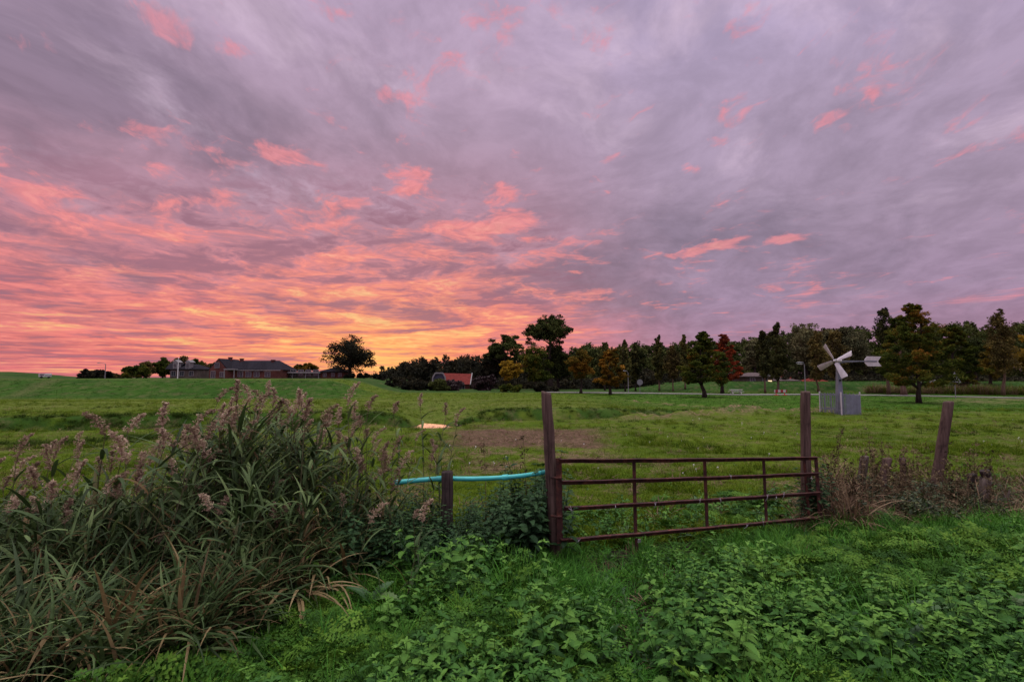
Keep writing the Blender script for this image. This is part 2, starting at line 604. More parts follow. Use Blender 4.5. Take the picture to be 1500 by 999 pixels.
K['yellow'] = leaf_mat('yellow_autumn_foliage', [(0.1, (0.07, 0.06, 0.012)), (0.5, (0.19, 0.125, 0.018)), (0.9, (0.40, 0.25, 0.025))], 0.3, 0.8, 0.05)
K['oak'] = leaf_mat('turning_oak_foliage', [(0.05, (0.022, 0.036, 0.008)), (0.50, (0.068, 0.090, 0.014)), (0.80, (0.125, 0.110, 0.016)), (0.98, (0.25, 0.110, 0.020))], 0.3, 0.8, 0.05)
K['red'] = leaf_mat('red_autumn_foliage', [(0.05, (0.08, 0.025, 0.012)), (0.5, (0.24, 0.045, 0.020)), (0.9, (0.48, 0.10, 0.03))], 0.3, 0.8, 0.05)
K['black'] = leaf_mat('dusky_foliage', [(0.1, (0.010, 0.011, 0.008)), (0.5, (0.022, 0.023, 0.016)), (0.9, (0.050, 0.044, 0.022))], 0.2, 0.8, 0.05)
K['purple'] = leaf_mat('purple_foliage', [(0.1, (0.015, 0.008, 0.010)), (0.5, (0.036, 0.020, 0.022)), (0.9, (0.060, 0.034, 0.034))], 0.2)


# ---------------------------------------------------------------- terrain
_rs = np.random.RandomState(5)
_tab = _rs.rand(256, 256)


def vnoise(x, y, s=1.0, octv=4):
    x = np.asarray(x, float) * s
    y = np.asarray(y, float) * s
    o, a, t = 0.0, 0.5, 0.0
    for k in range(octv):
        xi, yi = np.floor(x).astype(int), np.floor(y).astype(int)
        fx, fy = x - xi, y - yi
        fx, fy = fx * fx * (3 - 2 * fx), fy * fy * (3 - 2 * fy)
        g = lambda i, j: _tab[(xi + i) % 256, (yi + j) % 256]
        o = o + a * ((g(0, 0) * (1 - fx) + g(1, 0) * fx) * (1 - fy) + (g(0, 1) * (1 - fx) + g(1, 1) * fx) * fy)
        t += a
        a *= 0.5
        x, y = x * 2.03 + 17.3, y * 2.03 + 5.7
    return o / t


def sst(a, b, x):
    t = np.clip((np.asarray(x, float) - a) / (b - a), 0, 1)
    return t * t * (3 - 2 * t)


def pline(pts):
    return np.array([gnd(px, py)[:2] for px, py in pts])


def pdist(x, y, P):
    x, y = np.asarray(x, float), np.asarray(y, float)
    d = np.full(x.shape, 1e9)
    for (ax, ay), (bx, by) in zip(P[:-1], P[1:]):
        dx, dy = bx - ax, by - ay
        t = np.clip(((x - ax) * dx + (y - ay) * dy) / (dx * dx + dy * dy), 0, 1)
        d = np.minimum(d, np.hypot(x - ax - t * dx, y - ay - t * dy))
    return d


def adist(x, y, P, k=3.0):
    """distance to a line that runs across the field; depths count k times less"""
    S = np.array([1.0, 1.0 / k])
    return pdist(x, np.asarray(y) / k, P * S)


DITCH = pline([(-260, 634), (0, 628), (300, 622), (560, 618), (640, 616), (720, 613), (850, 611), (930, 607), (1000, 604), (1090, 601), (1180, 600)])
DITCH2 = pline([(640, 612), (612, 603), (585, 594), (555, 588)])
DITCH3 = pline([(930, 588), (1000, 594), (1070, 598), (1110, 599)])
FURROW = pline([(1262, 606), (1330, 612), (1420, 620), (1520, 628), (1700, 640)])
FURROW2 = pline([(-160, 662), (60, 655), (150, 646), (200, 646)])
POOL_C = gnd(633, 617.5)


def H(x, y):
    x, y = np.asarray(x, float), np.asarray(y, float)
    h = 0.05 * (vnoise(x, y, 0.35, 4) - 0.5) * sst(3, 8, y)
    far = sst(16, 30, y)
    m = 1 - sst(-19, -11.5, x + 0.12 * (y - 50))
    h = h + 1.62 * sst(43.5, 51, y + 1.2 * (vnoise(x, y, 0.08, 2) - 0.5)) * m
    h = h + 1.55 * np.exp(-(np.abs(x + 121) / 13) ** 3 - ((y - 120) / 10) ** 2)
    yd = np.interp(x, DITCH[:, 0], DITCH[:, 1])
    h = h + 0.34 * sst(yd + 0.1, yd + 1.1, y) * (1 - sst(30, 42, y)) * (1 - sst(3, 9, x)) * (1 - np.exp(-(np.abs(x - POOL_C[0]) / 2.0) ** 4))
    spoil = np.exp(-((adist(x, y, DITCH, 2.5) - 0.75) / 0.4) ** 2) * (y < yd) * sst(3.5, 6.5, x) + np.exp(-(adist(x, y, DITCH3, 3.0) / 0.35) ** 2)
    h = h + 0.26 * spoil * sst(0.38, 0.62, vnoise(x, y, 0.9, 3))
    h = h - 0.42 * np.exp(-(adist(x, y, DITCH, 1.5) / 0.45) ** 2)
    h = h - 0.30 * np.exp(-(pdist(x, y, DITCH2) / 0.9) ** 2)
    h = h - 0.30 * np.exp(-(adist(x, y - 1.4, DITCH3, 2.0) / 0.45) ** 2)
    h = h - 0.14 * np.exp(-(adist(x, y, FURROW) / 0.3) ** 2)
    h = h - 0.08 * np.exp(-(pdist(x, y, FURROW2) / 0.25) ** 2)
    h = h - 0.75 * np.exp(-(np.abs(x - POOL_C[0]) / 1.15) ** 3 - (np.abs(y - POOL_C[1] - 0.4) / 1.9) ** 3)
    h = h + 1.2 * sst(61, 68, y) * sst(17, 27, x)
    # reeds stand in a wet hollow
    h = h - 0.45 * (1 - sst(-3.0, -1.9, x)) * sst(3.6, 4.3, y) * (1 - sst(5.4, 6.3, y))
    return h


def spaced(lo, hi, n0, near, grow):
    out, s = [0.0], near
    while out[-1] < hi:
        out.append(out[-1] + s)
        s *= grow
    pos = np.array(out)
    out, s = [0.0], near
    while out[-1] < -lo:
        out.append(out[-1] + s)
        s *= grow
    neg = -np.array(out)[1:][::-1]
    return np.concatenate([neg, pos])


def two_stage(first, step, g1, mid, g2, last):
    out, s = [first], step
    while out[-1] < last:
        out.append(out[-1] + s)
        s *= g1 if out[-1] < mid else g2
    return np.array(out)


gx = two_stage(0.0, 0.12, 1.0065, 45, 1.06, 1500)
gx = np.concatenate([-gx[1:][::-1], gx])
gy = np.concatenate([np.linspace(-12, 1.8, 12), two_stage(2.0, 0.065, 1.0058, 60, 1.05, 2600)])
X, Y = np.meshgrid(gx, gy)
Z = H(X, Y)
ppx, ppy = proj(np.stack([X, Y, np.zeros_like(X)], -1))
wob = (vnoise(X, Y, 0.9, 4) - 0.5)


def band(v, lo, hi, soft):
    return sst(lo - soft, lo + soft, v) * (1 - sst(hi - soft, hi + soft, v))


wy = ppy + 16 * wob


def soil_at(x, y):
    px_, py_ = proj(np.stack([x, y, np.zeros_like(x)], -1))
    wb_ = vnoise(x, y, 0.9, 4) - 0.5
    w_y = py_ + 16 * wb_
    so = band(px_ + 60 * wb_, 655, 880, 30) * band(w_y, 628, 656, 4) * (y > 5)
    return np.maximum(so, 0.75 * band(px_ + 40 * wb_, 330, 460, 25) * band(w_y, 656, 668, 3) * (y > 5))


def straw_at(x, y):
    px_, py_ = proj(np.stack([x, y, np.zeros_like(x)], -1))
    wb_ = vnoise(x, y, 0.9, 4) - 0.5
    fn_ = vnoise(x, y, 2.6, 3)
    w_y = py_ + 16 * wb_
    st = 0.9 * np.exp(-(adist(x, y + 0.5, DITCH, 2.0) / 0.40) ** 2) * sst(0.44, 0.58, fn_)
    st = np.maximum(st, np.exp(-((adist(x, y, DITCH, 2.5) - 0.7) / 0.5) ** 2) * sst(870, 960, px_) * sst(0.34, 0.50, fn_) * (y < np.interp(x, DITCH[:, 0], DITCH[:, 1])))
    st = np.maximum(st, np.exp(-(adist(x, y, DITCH3, 3.5) / 0.5) ** 2) * sst(0.34, 0.48, fn_))
    st = np.maximum(st, np.exp(-(adist(x, y, FURROW, 3.0) / 0.32) ** 2) * sst(0.30, 0.48, fn_))
    st = np.maximum(st, 0.9 * np.exp(-(adist(x, y, FURROW2, 3.0) / 0.25) ** 2) * sst(0.32, 0.5, fn_))
    st = np.maximum(st, 0.8 * band(px_ + 50 * wb_, 640, 900, 40) * band(w_y, 655, 700, 10) * sst(0.48, 0.58, fn_) * (y > 5))
    st = np.maximum(st, 0.8 * band(px_ + 20 * wb_, 1370, 1560, 40) * band(w_y, 583, 591, 2) * sst(0.35, 0.5, fn_))
    st = np.maximum(st, 0.4 * np.exp(-((x + 43.5 - (y - 45) * -0.2) / 0.9) ** 2) * band(y, 44, 52, 2))
    return np.maximum(st, 0.35 * sst(0.56, 0.66, fn_) * (y > 6))


soil = soil_at(X, Y)
straw = straw_at(X, Y)
Z = Z + soil * (vnoise(X, Y, 3.0, 3) - 0.4) * 0.16
fine2 = vnoise(X, Y, 1.4, 3)
pale = band(Y, 23, 44, 2.5) * (1 - sst(4, 12, X))                     # drier, yellower grass beyond the ditch
ydg = np.interp(X, DITCH[:, 0], DITCH[:, 1])
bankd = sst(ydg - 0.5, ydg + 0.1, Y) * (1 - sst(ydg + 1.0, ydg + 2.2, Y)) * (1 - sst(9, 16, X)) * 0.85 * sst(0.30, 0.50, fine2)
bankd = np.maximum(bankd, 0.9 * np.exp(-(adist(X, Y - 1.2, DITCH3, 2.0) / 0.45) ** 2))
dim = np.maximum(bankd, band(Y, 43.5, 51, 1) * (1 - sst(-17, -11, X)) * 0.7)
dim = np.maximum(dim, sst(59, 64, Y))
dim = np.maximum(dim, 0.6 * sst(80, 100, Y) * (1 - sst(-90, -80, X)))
lush = np.maximum(sst(2, 14, X) * band(Y, 27, 60, 3), band(Y, 44, 50.5, 1) * (1 - sst(-17, -11, X)))
dirt = (1 - sst(5.2, 7.0, Y - np.clip(X - 0.4, 0, 4) * 0.42))          # bare dark earth below the foreground plants

ny, nx = X.shape
me = bpy.data.meshes.new('field')
co = np.stack([X, Y, Z], -1).reshape(-1, 3).astype(np.float32)
me.vertices.add(len(co))
me.vertices.foreach_set('co', co.ravel())
ii = (np.arange(ny - 1)[:, None] * nx + np.arange(nx - 1)[None]).ravel()
q = np.stack([ii, ii + 1, ii + nx + 1, ii + nx], 1).astype(np.int32)
me.loops.add(q.size)
me.loops.foreach_set('vertex_index', q.ravel())
me.polygons.add(len(q))
me.polygons.foreach_set('loop_start', np.arange(len(q), dtype=np.int32) * 4)
me.polygons.foreach_set('loop_total', np.full(len(q), 4, np.int32))
me.polygons.foreach_set('use_smooth', np.ones(len(q), bool))
for nm, arr in (('soil', soil), ('straw', straw), ('pale', pale), ('lush', lush), ('dim', dim), ('dirt', dirt)):
    a = me.attributes.new(nm, 'FLOAT', 'POINT')
    a.data.foreach_set('value', arr.astype(np.float32).ravel())
me.update(calc_edges=True)


def field_f(b):
    pos = b.node('ShaderNodeNewGeometry').outputs['Position']
    x, y, z = b.sep(pos)
    n1 = b.noise(pos, 0.22, 6, 0.6)
    n2 = b.noise(pos, 1.6, 6, 0.62)
    n3 = b.noise(pos, 9.0, 5, 0.65)
    rows = b.noise(b.xyz(b.m('MULTIPLY', x, 0.35), b.m('MULTIPLY', y, 1.3), 0.0), 1.0, 6, 0.65)
    t = b.m('ADD', b.m('MULTIPLY', n1, 0.35), b.m('ADD', b.m('MULTIPLY', n2, 0.25), b.m('ADD', b.m('MULTIPLY', n3, 0.15), b.m('MULTIPLY', rows, 0.25))))
    g = b.ramp(t, [(0.32, (0.022, 0.046, 0.004)), (0.46, (0.054, 0.094, 0.005)), (0.56, (0.084, 0.128, 0.007)), (0.70, (0.132, 0.158, 0.020))])
    gp = b.ramp(t, [(0.32, (0.040, 0.066, 0.008)), (0.5, (0.088, 0.124, 0.016)), (0.70, (0.150, 0.170, 0.038))])
    gl = b.ramp(t, [(0.32, (0.014, 0.046, 0.004)), (0.5, (0.032, 0.100, 0.006)), (0.70, (0.066, 0.140, 0.012))])
    c = b.mix(b.m('MULTIPLY', attr(b, 'pale').outputs['Fac'], 0.85), g, gp)
    c = b.mix(b.m('MULTIPLY', attr(b, 'lush').outputs['Fac'], 0.8), c, gl)
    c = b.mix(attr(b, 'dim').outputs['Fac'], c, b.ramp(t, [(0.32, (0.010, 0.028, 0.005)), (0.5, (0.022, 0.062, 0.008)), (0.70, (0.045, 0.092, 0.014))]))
    sl = b.ramp(n3, [(0.3, (0.050, 0.028, 0.020)), (0.55, (0.105, 0.058, 0.042)), (0.75, (0.185, 0.115, 0.085))])
    c = b.mix(b.m('MULTIPLY', attr(b, 'soil').outputs['Fac'], b.ss(n3, 0.30, 0.48, 0.35, 0.95)), c, sl)
    sw = b.ramp(n3, [(0.3, (0.075, 0.050, 0.028)), (0.55, (0.17, 0.115, 0.070)), (0.75, (0.29, 0.205, 0.135))])
    c = b.mix(b.m('MULTIPLY', attr(b, 'straw').outputs['Fac'], b.ss(n3, 0.36, 0.56, 0.1, 0.95)), c, sw)
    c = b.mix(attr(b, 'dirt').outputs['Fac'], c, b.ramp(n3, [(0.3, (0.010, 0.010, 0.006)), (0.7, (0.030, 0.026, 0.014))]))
    h = b.m('ADD', b.m('MULTIPLY', n3, 0.5), b.m('MULTIPLY', b.noise(pos, 26.0, 4, 0.7), 0.5))
    return bsdf(b, c, 0.95, 0, 0.08, h, 0.9, 0.06)


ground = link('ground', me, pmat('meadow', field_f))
tag(ground, 'green meadow with ditches, bare soil and a low dike', 'ground', kind='structure')


def water_f(b):
    pos = b.node('ShaderNodeNewGeometry').outputs['Position']
    return bsdf(b, (0.02, 0.02, 0.018, 1), 0.03, 0, 0.8, b.noise(pos, 3.0, 3), 0.04, 0.02)


g = G()
nw = 40
th = np.arange(nw) / nw * 2 * math.pi
rr = 1 + 0.18 * np.sin(3 * th + 1) + 0.1 * np.sin(7 * th)
pw = np.stack([POOL_C[0] + 2.6 * rr * np.cos(th), POOL_C[1] + 2.7 * rr * np.sin(th), np.full(nw, -0.31)], 1)
g.add(pw, [tuple(range(nw))])
tag(g.build('water', pmat('still_water', water_f)), 'small pool in the ditch mirroring the pink sky', 'water', kind='structure')

# the path beyond the field
g = G()
RD = np.array([gnd(px, py)[:2] for px, py in [(800, 575), (850, 575.5), (960, 576.5), (1080, 578.5), (1200, 578.2), (1300, 579.5), (1400, 581.5), (1500, 583.5), (1650, 587), (1900, 594)]])
rp = []
for (a, c2) in zip(RD[:-1], RD[1:]):
    for k in range(8):
        rp.append(a + (c2 - a) * k / 8)
rp = np.array(rp + [RD[-1]])
vv, ff = [], []
for i, p in enumerate(rp):
    w = 1.25
    for s_ in (-1, 1):
        qx, qy = p[0], p[1] + s_ * w
        zz = max(float(H(qx, qy)), float(H(p[0], p[1])))
        vv.append((qx, qy, zz + 0.07))
for s_ in (-1, 1):
    for p in rp:
        vv.append((p[0], p[1] + s_ * 1.26, -0.25))
n_ = len(rp)
for i in range(n_ - 1):
    ff.append((2 * i, 2 * i + 2, 2 * i + 3, 2 * i + 1))
    o0 = 2 * n_
    ff.append((2 * i, o0 + i, o0 + i + 1, 2 * i + 2))
    o1 = 3 * n_
    ff.append((2 * i + 1, 2 * i + 3, o1 + i + 1, o1 + i))
g.add(vv, ff)
tag(g.build('path', M['concrete']), 'pale paved path running along the far side of the meadow', 'path', kind='structure')


# ---------------------------------------------------------------- trees
def unit(rng, n):
    v = rng.normal(size=(n, 3))
    return v / np.linalg.norm(v, axis=1)[:, None]


def leaf_quads(rng, c, size, elong=1.5, flat=0.0):
    """rhombic leaf faces round points c (n,3)"""
    n = len(c)
    a = unit(rng, n)
    a[:, 2] *= (1 - flat)
    a /= np.linalg.norm(a, axis=1)[:, None]
    b = np.cross(a, unit(rng, n))
    b /= np.linalg.norm(b, axis=1)[:, None] + 1e-9
    s = size * (0.6 + 0.8 * rng.rand(n))[:, None]
    return np.stack([c - a * s * elong, c - b * s * 0.62, c + a * s * elong, c + b * s * 0.62], 1)


def clump_cloud(rng, centres, rad, per, mini=7, mini_r=0.42, squash=0.75, tall=0.75):
    """points for leaves: each clump is a handful of smaller sprays; returns points, tints"""
    P, T = [], []
    for c, r in zip(centres, rad):
        tone = rng.normal(0, 0.10)
        u = unit(rng, mini) * (0.35 + 0.65 * rng.rand(mini, 1) ** 0.6)
        for k in range(mini):
            cc = c + u[k] * r * np.array([1, 1, squash])
            n = max(3, int(per * (0.6 + 0.8 * rng.rand())))
            pp = cc + unit(rng, n) * (rng.rand(n, 1) ** 0.45) * r * mini_r * np.array([1.15, 1.15, tall])
            P.append(pp)
            T.append(np.clip(0.5 + tone + rng.normal(0, 0.10) + rng.normal(0, 0.10, n), 0, 1))
    return np.concatenate(P), np.concatenate(T)


def tree(name, label, cat, px, base, top, width, style='round', kind='dark', group=None, depth=None, low=None, bark='bark',
         seed=0, dens=1.0, lean=0.0, leaf=None, z0=None, trunk_r=None, K_=None):
    """px, base, top, width, low in photo pixels give place and size; depth in metres"""
    rng = np.random.RandomState(seed + 11)
    if depth is None:
        depth = gnd(px, base)[1]
    b0 = at(px, base, depth)
    b0[2] = float(H(b0[0], b0[1])) if z0 is None else z0
    tp = at(px, top, depth)[2]
    Ht = tp - b0[2]
    W = width / F * depth * 1.0
    lz = (at(px, low, depth)[2] - b0[2]) if low is not None else 0.28 * Ht
    lz = max(lz, 0.02 * Ht)
    rt = empty(name, b0, label, cat, group)
    ch = Ht - lz
    cen = []
    rad = []
    if style == 'round':
        nK = K_ or 20
        for k in range(nK):
            u = unit(rng, 1)[0]
            rr_ = 0.30 + 0.46 * rng.rand()
            wz = abs(u[2])
            p = np.array([u[0] * W / 2 * rr_ * 1.15, u[1] * W / 2 * rr_ * 1.15, lz + ch * (0.5 + 0.5 * u[2] * rr_ * 1.12)])
            cen.append(p)
            rad.append((0.15 + 0.09 * rng.rand()) * min(W, ch * 1.25))
        cen.append(np.array([0, 0, lz + ch * 0.86]))
        rad.append(0.14 * min(W, ch * 1.2))
        per, mini = 24, 8
    elif style == 'open':           # umbrella crown on visible limbs
        nK = K_ or 18
        for k in range(nK):
            th_ = rng.rand() * 6.283
            r_ = math.sqrt(rng.rand()) * 0.86
            dome = math.sqrt(max(0, 1 - r_ * r_))
            p = np.array([math.cos(th_) * r_ * W / 2, math.sin(th_) * r_ * W / 2, lz + ch * (0.22 + 0.72 * dome * (0.35 + 0.65 * rng.rand() ** 0.6))])
            cen.append(p)
            rad.append((0.10 + 0.05 * rng.rand()) * W)
        per, mini = 22, 8
    elif style == 'column':
        W *= 1.22
        nK = K_ or 42
        for k in range(nK):
            t = (k + rng.rand()) / nK
            prof = math.sin(math.pi * min(1, 0.12 + 0.88 * t)) ** 0.55 * (1 - 0.2 * t) + 0.05
            th_ = rng.rand() * 6.283
            rr_ = rng.rand() ** 0.7 * 0.30 * W * prof
            cen.append(np.array([math.cos(th_) * rr_, math.sin(th_) * rr_, lz + ch * (0.05 + 0.85 * t + (0.07 * rng.rand() if t > 0.8 else 0))]))
            rad.append(W * (0.11 + 0.10 * rng.rand()) * (0.40 + 0.60 * prof) * (1.0 if t < 0.85 else 0.7))
        per, mini = 16, 6
    elif style == 'layer':          # broad pin-oak like cone with level sprays
        nK = int((K_ or 34) * 1.7)
        for k in range(nK):
            t = ((k + rng.rand()) / nK) ** 1.1
            prof = (1 - t) ** 0.60 * (0.62 + 0.38 * min(1, t * 5))
            th_ = k * 2.4 + rng.rand()
            rr_ = (0.22 + 0.84 * rng.rand() ** 0.8) * W / 2 * prof
            cen.append(np.array([math.cos(th_) * rr_, math.sin(th_) * rr_, lz + ch * (0.04 + 0.93 * t - 0.10 * rr_ / W)]))
            rad.append(W * (0.065 + 0.055 * rng.rand()) * (0.55 + 0.45 * prof))
        for k in range(5):           # ragged leaders
            a_, q_ = rng.rand() * 6.283, rng.rand() * 0.16 * W
            cen.append(np.array([math.cos(a_) * q_, math.sin(a_) * q_, lz + ch * (0.84 + 0.16 * rng.rand())]))
            rad.append(W * 0.045)
        per, mini = 20, 7
    elif style == 'bush':
        nK = K_ or 16
        for k in range(nK):
            th_ = rng.rand() * 6.283
            r_ = math.sqrt(rng.rand()) * 0.8
            p = np.array([math.cos(th_) * r_ * W / 2, math.sin(th_) * r_ * W / 2 * 0.8, Ht * (0.12 + 0.66 * rng.rand() * math.sqrt(max(0.05, 1 - r_ * r_)))])
            cen.append(p)
            rad.append(0.20 * min(W, Ht * 1.4) * (0.8 + 0.5 * rng.rand()))
        per, mini = 26, 8
    cen = np.array(cen)
    cen[:, 0] += lean * W * (cen[:, 2] - lz) / max(ch, 0.1)
    rad = np.array(rad)
    squash = {'layer': 0.42, 'column': 1.6, 'open': 0.65}.get(style, 0.8)
    P, T = clump_cloud(rng, cen, rad, per * dens * 1.9, mini, 0.5 if style != 'open' else 0.42, squash, 1.5 if style == 'column' else 0.75)
    P[:, 2] = np.maximum(P[:, 2], 0.05)
    if kind in ('oak', 'orange'):     # the turning leaves sit in patches
        T = np.clip(T + 0.9 * (vnoise(P[:, 0] + seed * 3.1, P[:, 2] + P[:, 1], 0.55, 3) - 0.5), 0, 1)
    lsz = leaf if leaf else 0.00135 * depth
    g = G()
    g.quads(leaf_quads(rng, P, lsz, 1.5, 0.55 if style == 'layer' else 0.1), T)
    # trunk and limbs
    t_ = G()
    r0 = trunk_r if trunk_r else max(0.05, (0.022 if style != 'column' else 0.011) * Ht + 0.012 * W)
    topz = lz + ch * (0.75 if style != 'bush' else 0.5)
    nseg = 9
    tz = np.linspace(-0.15, topz, nseg)
    sx = np.cumsum(rng.normal(0, 0.008 * Ht, nseg)) * (np.arange(nseg) > 1)
    sy = np.cumsum(rng.normal(0, 0.008 * Ht, nseg)) * (np.arange(nseg) > 1)
    sx = sx + lean * W * np.clip(tz - lz, 0, None) / max(ch, 0.1)
    rads = r0 * (1 - 0.80 * np.linspace(0, 1, nseg))
    rads[0] *= 1.5
    rads[1] *= 1.1
    tp_ = np.stack([sx, sy, tz], 1)
    t_.tube(tp_, rads, 8)
    nl = len(cen)
    for i in rng.permutation(nl)[:min(nl, 16 if style in ('open', 'layer', 'round') else 9)]:
        c = cen[i]
        zs = max(lz * 0.85, min(topz * 0.92, c[2] - (0.35 + 0.2 * rng.rand()) * math.hypot(c[0], c[1]) - 0.05 * ch))
        k = np.interp(zs, tz, np.arange(nseg))
        s0 = np.array([np.interp(k, np.arange(nseg), tp_[:, j]) for j in range(3)])
        mid = s0 * 0.5 + c * 0.5 + np.array([0, 0, 0.04 * ch]) + rng.normal(0, 0.02 * W, 3)
        rr_ = np.interp(k, np.arange(nseg), rads) * 0.55
        t_.tube([s0, mid, c, c + (c - mid) * 0.35], [rr_, rr_ * 0.65, rr_ * 0.3, rr_ * 0.1], 5)
    t_.build('trunk' if style != 'bush' else 'stem', M[bark], rt, smooth=True)
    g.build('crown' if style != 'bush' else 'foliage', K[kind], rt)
    return rt


LFT = 'trees and bushes along the dike'
RDT = 'trees planted along the path'
FAR = 'large trees in front of the wood'
T_ = tree
# left, round the houses
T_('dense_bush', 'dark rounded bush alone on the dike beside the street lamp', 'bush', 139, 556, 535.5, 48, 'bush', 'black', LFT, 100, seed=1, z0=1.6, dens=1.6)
T_('small_bush', 'small low bush with a reddish tint right of the dark rounded bush', 'bush', 165, 556, 546, 20, 'bush', 'brownish', LFT, 104, seed=2, z0=1.6)
T_('leafy_tree', 'broad low tree with dull green and orange leaves left of the slate-roofed house', 'tree', 200, 556, 533.5, 44, 'bush', 'oak', LFT, 112, seed=3, z0=1.6, dens=1.4)
T_('leafy_tree', 'thin-topped brown tree behind the gap before the slate-roofed house', 'tree', 214, 556, 530, 20, 'round', 'brownish', LFT, 135, seed=4, z0=1.6, low=548)
T_('leafy_tree', 'dull green tree rising behind the left end of the slate roof', 'tree', 238, 556, 526, 34, 'round', 'oak', LFT, 140, seed=5, z0=1.6, low=550, dens=1.4)
T_('leafy_tree', 'brown autumn tree directly behind the white pole', 'tree', 262, 556, 524.5, 30, 'round', 'brownish', LFT, 140, seed=6, z0=1.6, low=550, dens=1.4)
T_('leafy_tree', 'dull green tree rising behind the right end of the slate roof', 'tree', 284, 556, 527, 34, 'round', 'oak', LFT, 142, seed=7, z0=1.6, low=550, dens=1.4)
T_('leafy_tree', 'low brown tree between the slate-roofed house and the brick gable', 'tree', 306, 556, 533, 28, 'round', 'brownish', LFT, 138, seed=8, z0=1.6, low=551, dens=1.4)
T_('leafy_tree', 'small orange-leaved tree above the white flat-roofed wing', 'tree', 447, 556, 532.5, 34, 'round', 'orange', LFT, 132, seed=9, z0=1.6, low=546, dens=1.2)
T_('leafy_tree', 'low dark tree top just right of the brick house roof', 'tree', 423, 556, 538, 20, 'round', 'brownish', LFT, 132, seed=10, z0=1.6, low=548)
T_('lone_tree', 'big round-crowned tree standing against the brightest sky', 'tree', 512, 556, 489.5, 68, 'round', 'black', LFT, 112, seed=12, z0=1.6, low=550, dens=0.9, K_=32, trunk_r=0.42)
T_('dense_bush', 'dark bush under the big round-crowned tree', 'bush', 523, 557, 545, 44, 'bush', 'black', LFT, 108, seed=13, z0=1.5, dens=1.4)
T_('dense_bush', 'dark bush at the sloping end of the dike', 'bush', 566, 562, 545, 48, 'bush', 'black', LFT, 84, seed=14, dens=1.4)
T_('dense_bush', 'dark straggling bush before the wood at the foot of the dike', 'bush', 592, 572, 548, 56, 'bush', 'black', LFT, 74, seed=15, dens=1.4)
T_('dense_bush', 'dark bush standing left of the white-trimmed gable', 'bush', 622, 575, 556, 34, 'bush', 'black', LFT, 72, seed=16)
T_('dense_bush', 'olive bush right in front of the white-trimmed gable', 'bush', 642, 576, 553, 26, 'bush', 'dark', LFT, 70, seed=17)
T_('dense_bush', 'purple-brown bush covering the left part of the red roof', 'bush', 664, 575, 552, 26, 'bush', 'purple', LFT, 71, seed=18)
T_('dense_bush', 'tall purple-leaved bush right of the red-roofed house', 'bush', 711, 576, 547, 34, 'bush', 'purple', LFT, 72, seed=19, dens=1.3)
T_('wide_tree', 'wide-crowned tree with open branches left of the tallest tree', 'tree', 741, 576, 488.5, 66, 'open', 'dark', FAR, 84, seed=20, low=556, dens=1.0, K_=42)
T_('tall_tree', 'tallest tree with an open leaning crown in the middle distance', 'tree', 806, 576, 458, 72, 'open', 'dark', FAR, 78, seed=21, low=530, dens=0.9, K_=50, trunk_r=0.4)
T_('round_tree', 'dark dense tree below the crown of the tallest tree', 'tree', 818, 576, 504, 50, 'round', 'dark', FAR, 80, seed=22, low=562, dens=1.3)
T_('round_tree', 'brown-green tree left of the trunk of the tallest tree', 'tree', 786, 576, 507, 50, 'round', 'oak', FAR, 74, seed=23, low=570, dens=1.3)
T_('round_tree', 'dark tree under the wide-crowned tree', 'tree', 722, 576, 512, 38, 'round', 'black', FAR, 86, seed=24, low=560, dens=1.3)
T_('yellow_tree', 'small bright yellow tree under the wide-crowned tree', 'tree', 746, 573, 527, 28, 'round', 'yellow', FAR, 70, seed=25, low=560, dens=1.2)
T_('dense_bush', 'yellowish bush at the field edge below the small yellow tree', 'bush', 748, 577, 560, 34, 'bush', 'oak', FAR, 64, seed=26)
T_('dense_bush', 'low dark bush in front of the dense tree beside the path', 'bush', 800, 577, 556, 36, 'bush', 'black', FAR, 66, seed=27)
# the planted row
T_('turning_tree', 'upright orange-topped tree nearest the tallest tree', 'tree', 851, 576, 510, 42, 'round', 'orange', RDT, 58, seed=30, low=562, dens=1.3)
T_('turning_tree', 'spreading golden-orange tree with level branches', 'tree', 894, 577, 512, 58, 'layer', 'orange', RDT, 54, seed=31, low=565, dens=1.1)
T_('slim_poplar', 'slim dark poplar rising behind the golden-orange tree', 'tree', 886, 574, 500, 24, 'column', 'column', RDT, 72, seed=32, low=548)
T_('slim_poplar', 'slim dark poplar just right of the golden-orange tree', 'tree', 916, 574, 496, 22, 'column', 'column', RDT, 66, seed=33, low=560)
T_('slim_poplar', 'slim dark poplar left of the round road sign', 'tree', 931, 574, 502, 18, 'column', 'column', RDT, 68, seed=34, low=562)
T_('slim_poplar', 'slim poplar with the most pointed top and a bare pale trunk', 'tree', 966, 574, 491, 20, 'column', 'column', RDT, 66, seed=35, low=556, bark='bark_pale')
T_('slim_poplar', 'short brownish tree with a bare pale trunk between two poplars', 'tree', 986, 575, 506, 24, 'column', 'brownish', RDT, 64, seed=36, low=554, bark='bark_pale')
T_('slim_poplar', 'slim poplar rising just left of the broad green oak', 'tree', 1004, 575, 490, 20, 'column', 'column', RDT, 65, seed=37, low=552, bark='bark_pale')
T_('broad_oak', 'broad conical green-gold oak standing in the grass before the red tree', 'tree', 1032, 581, 486, 82, 'layer', 'oak', RDT, 47, seed=38, low=562, dens=1.3, K_=44)
T_('red_tree', 'red-leaved autumn tree behind the broad green-gold oak', 'tree', 1058, 576, 489, 58, 'layer', 'red', RDT, 58, seed=39, low=558, dens=1.2, K_=34, lean=0.10)
T_('slim_poplar', 'pointed dark poplar in front of the willows, left of its twin', 'tree', 1121, 576, 484, 30, 'column', 'column', RDT, 60, seed=40, low=552, bark='bark_pale', dens=1.2)
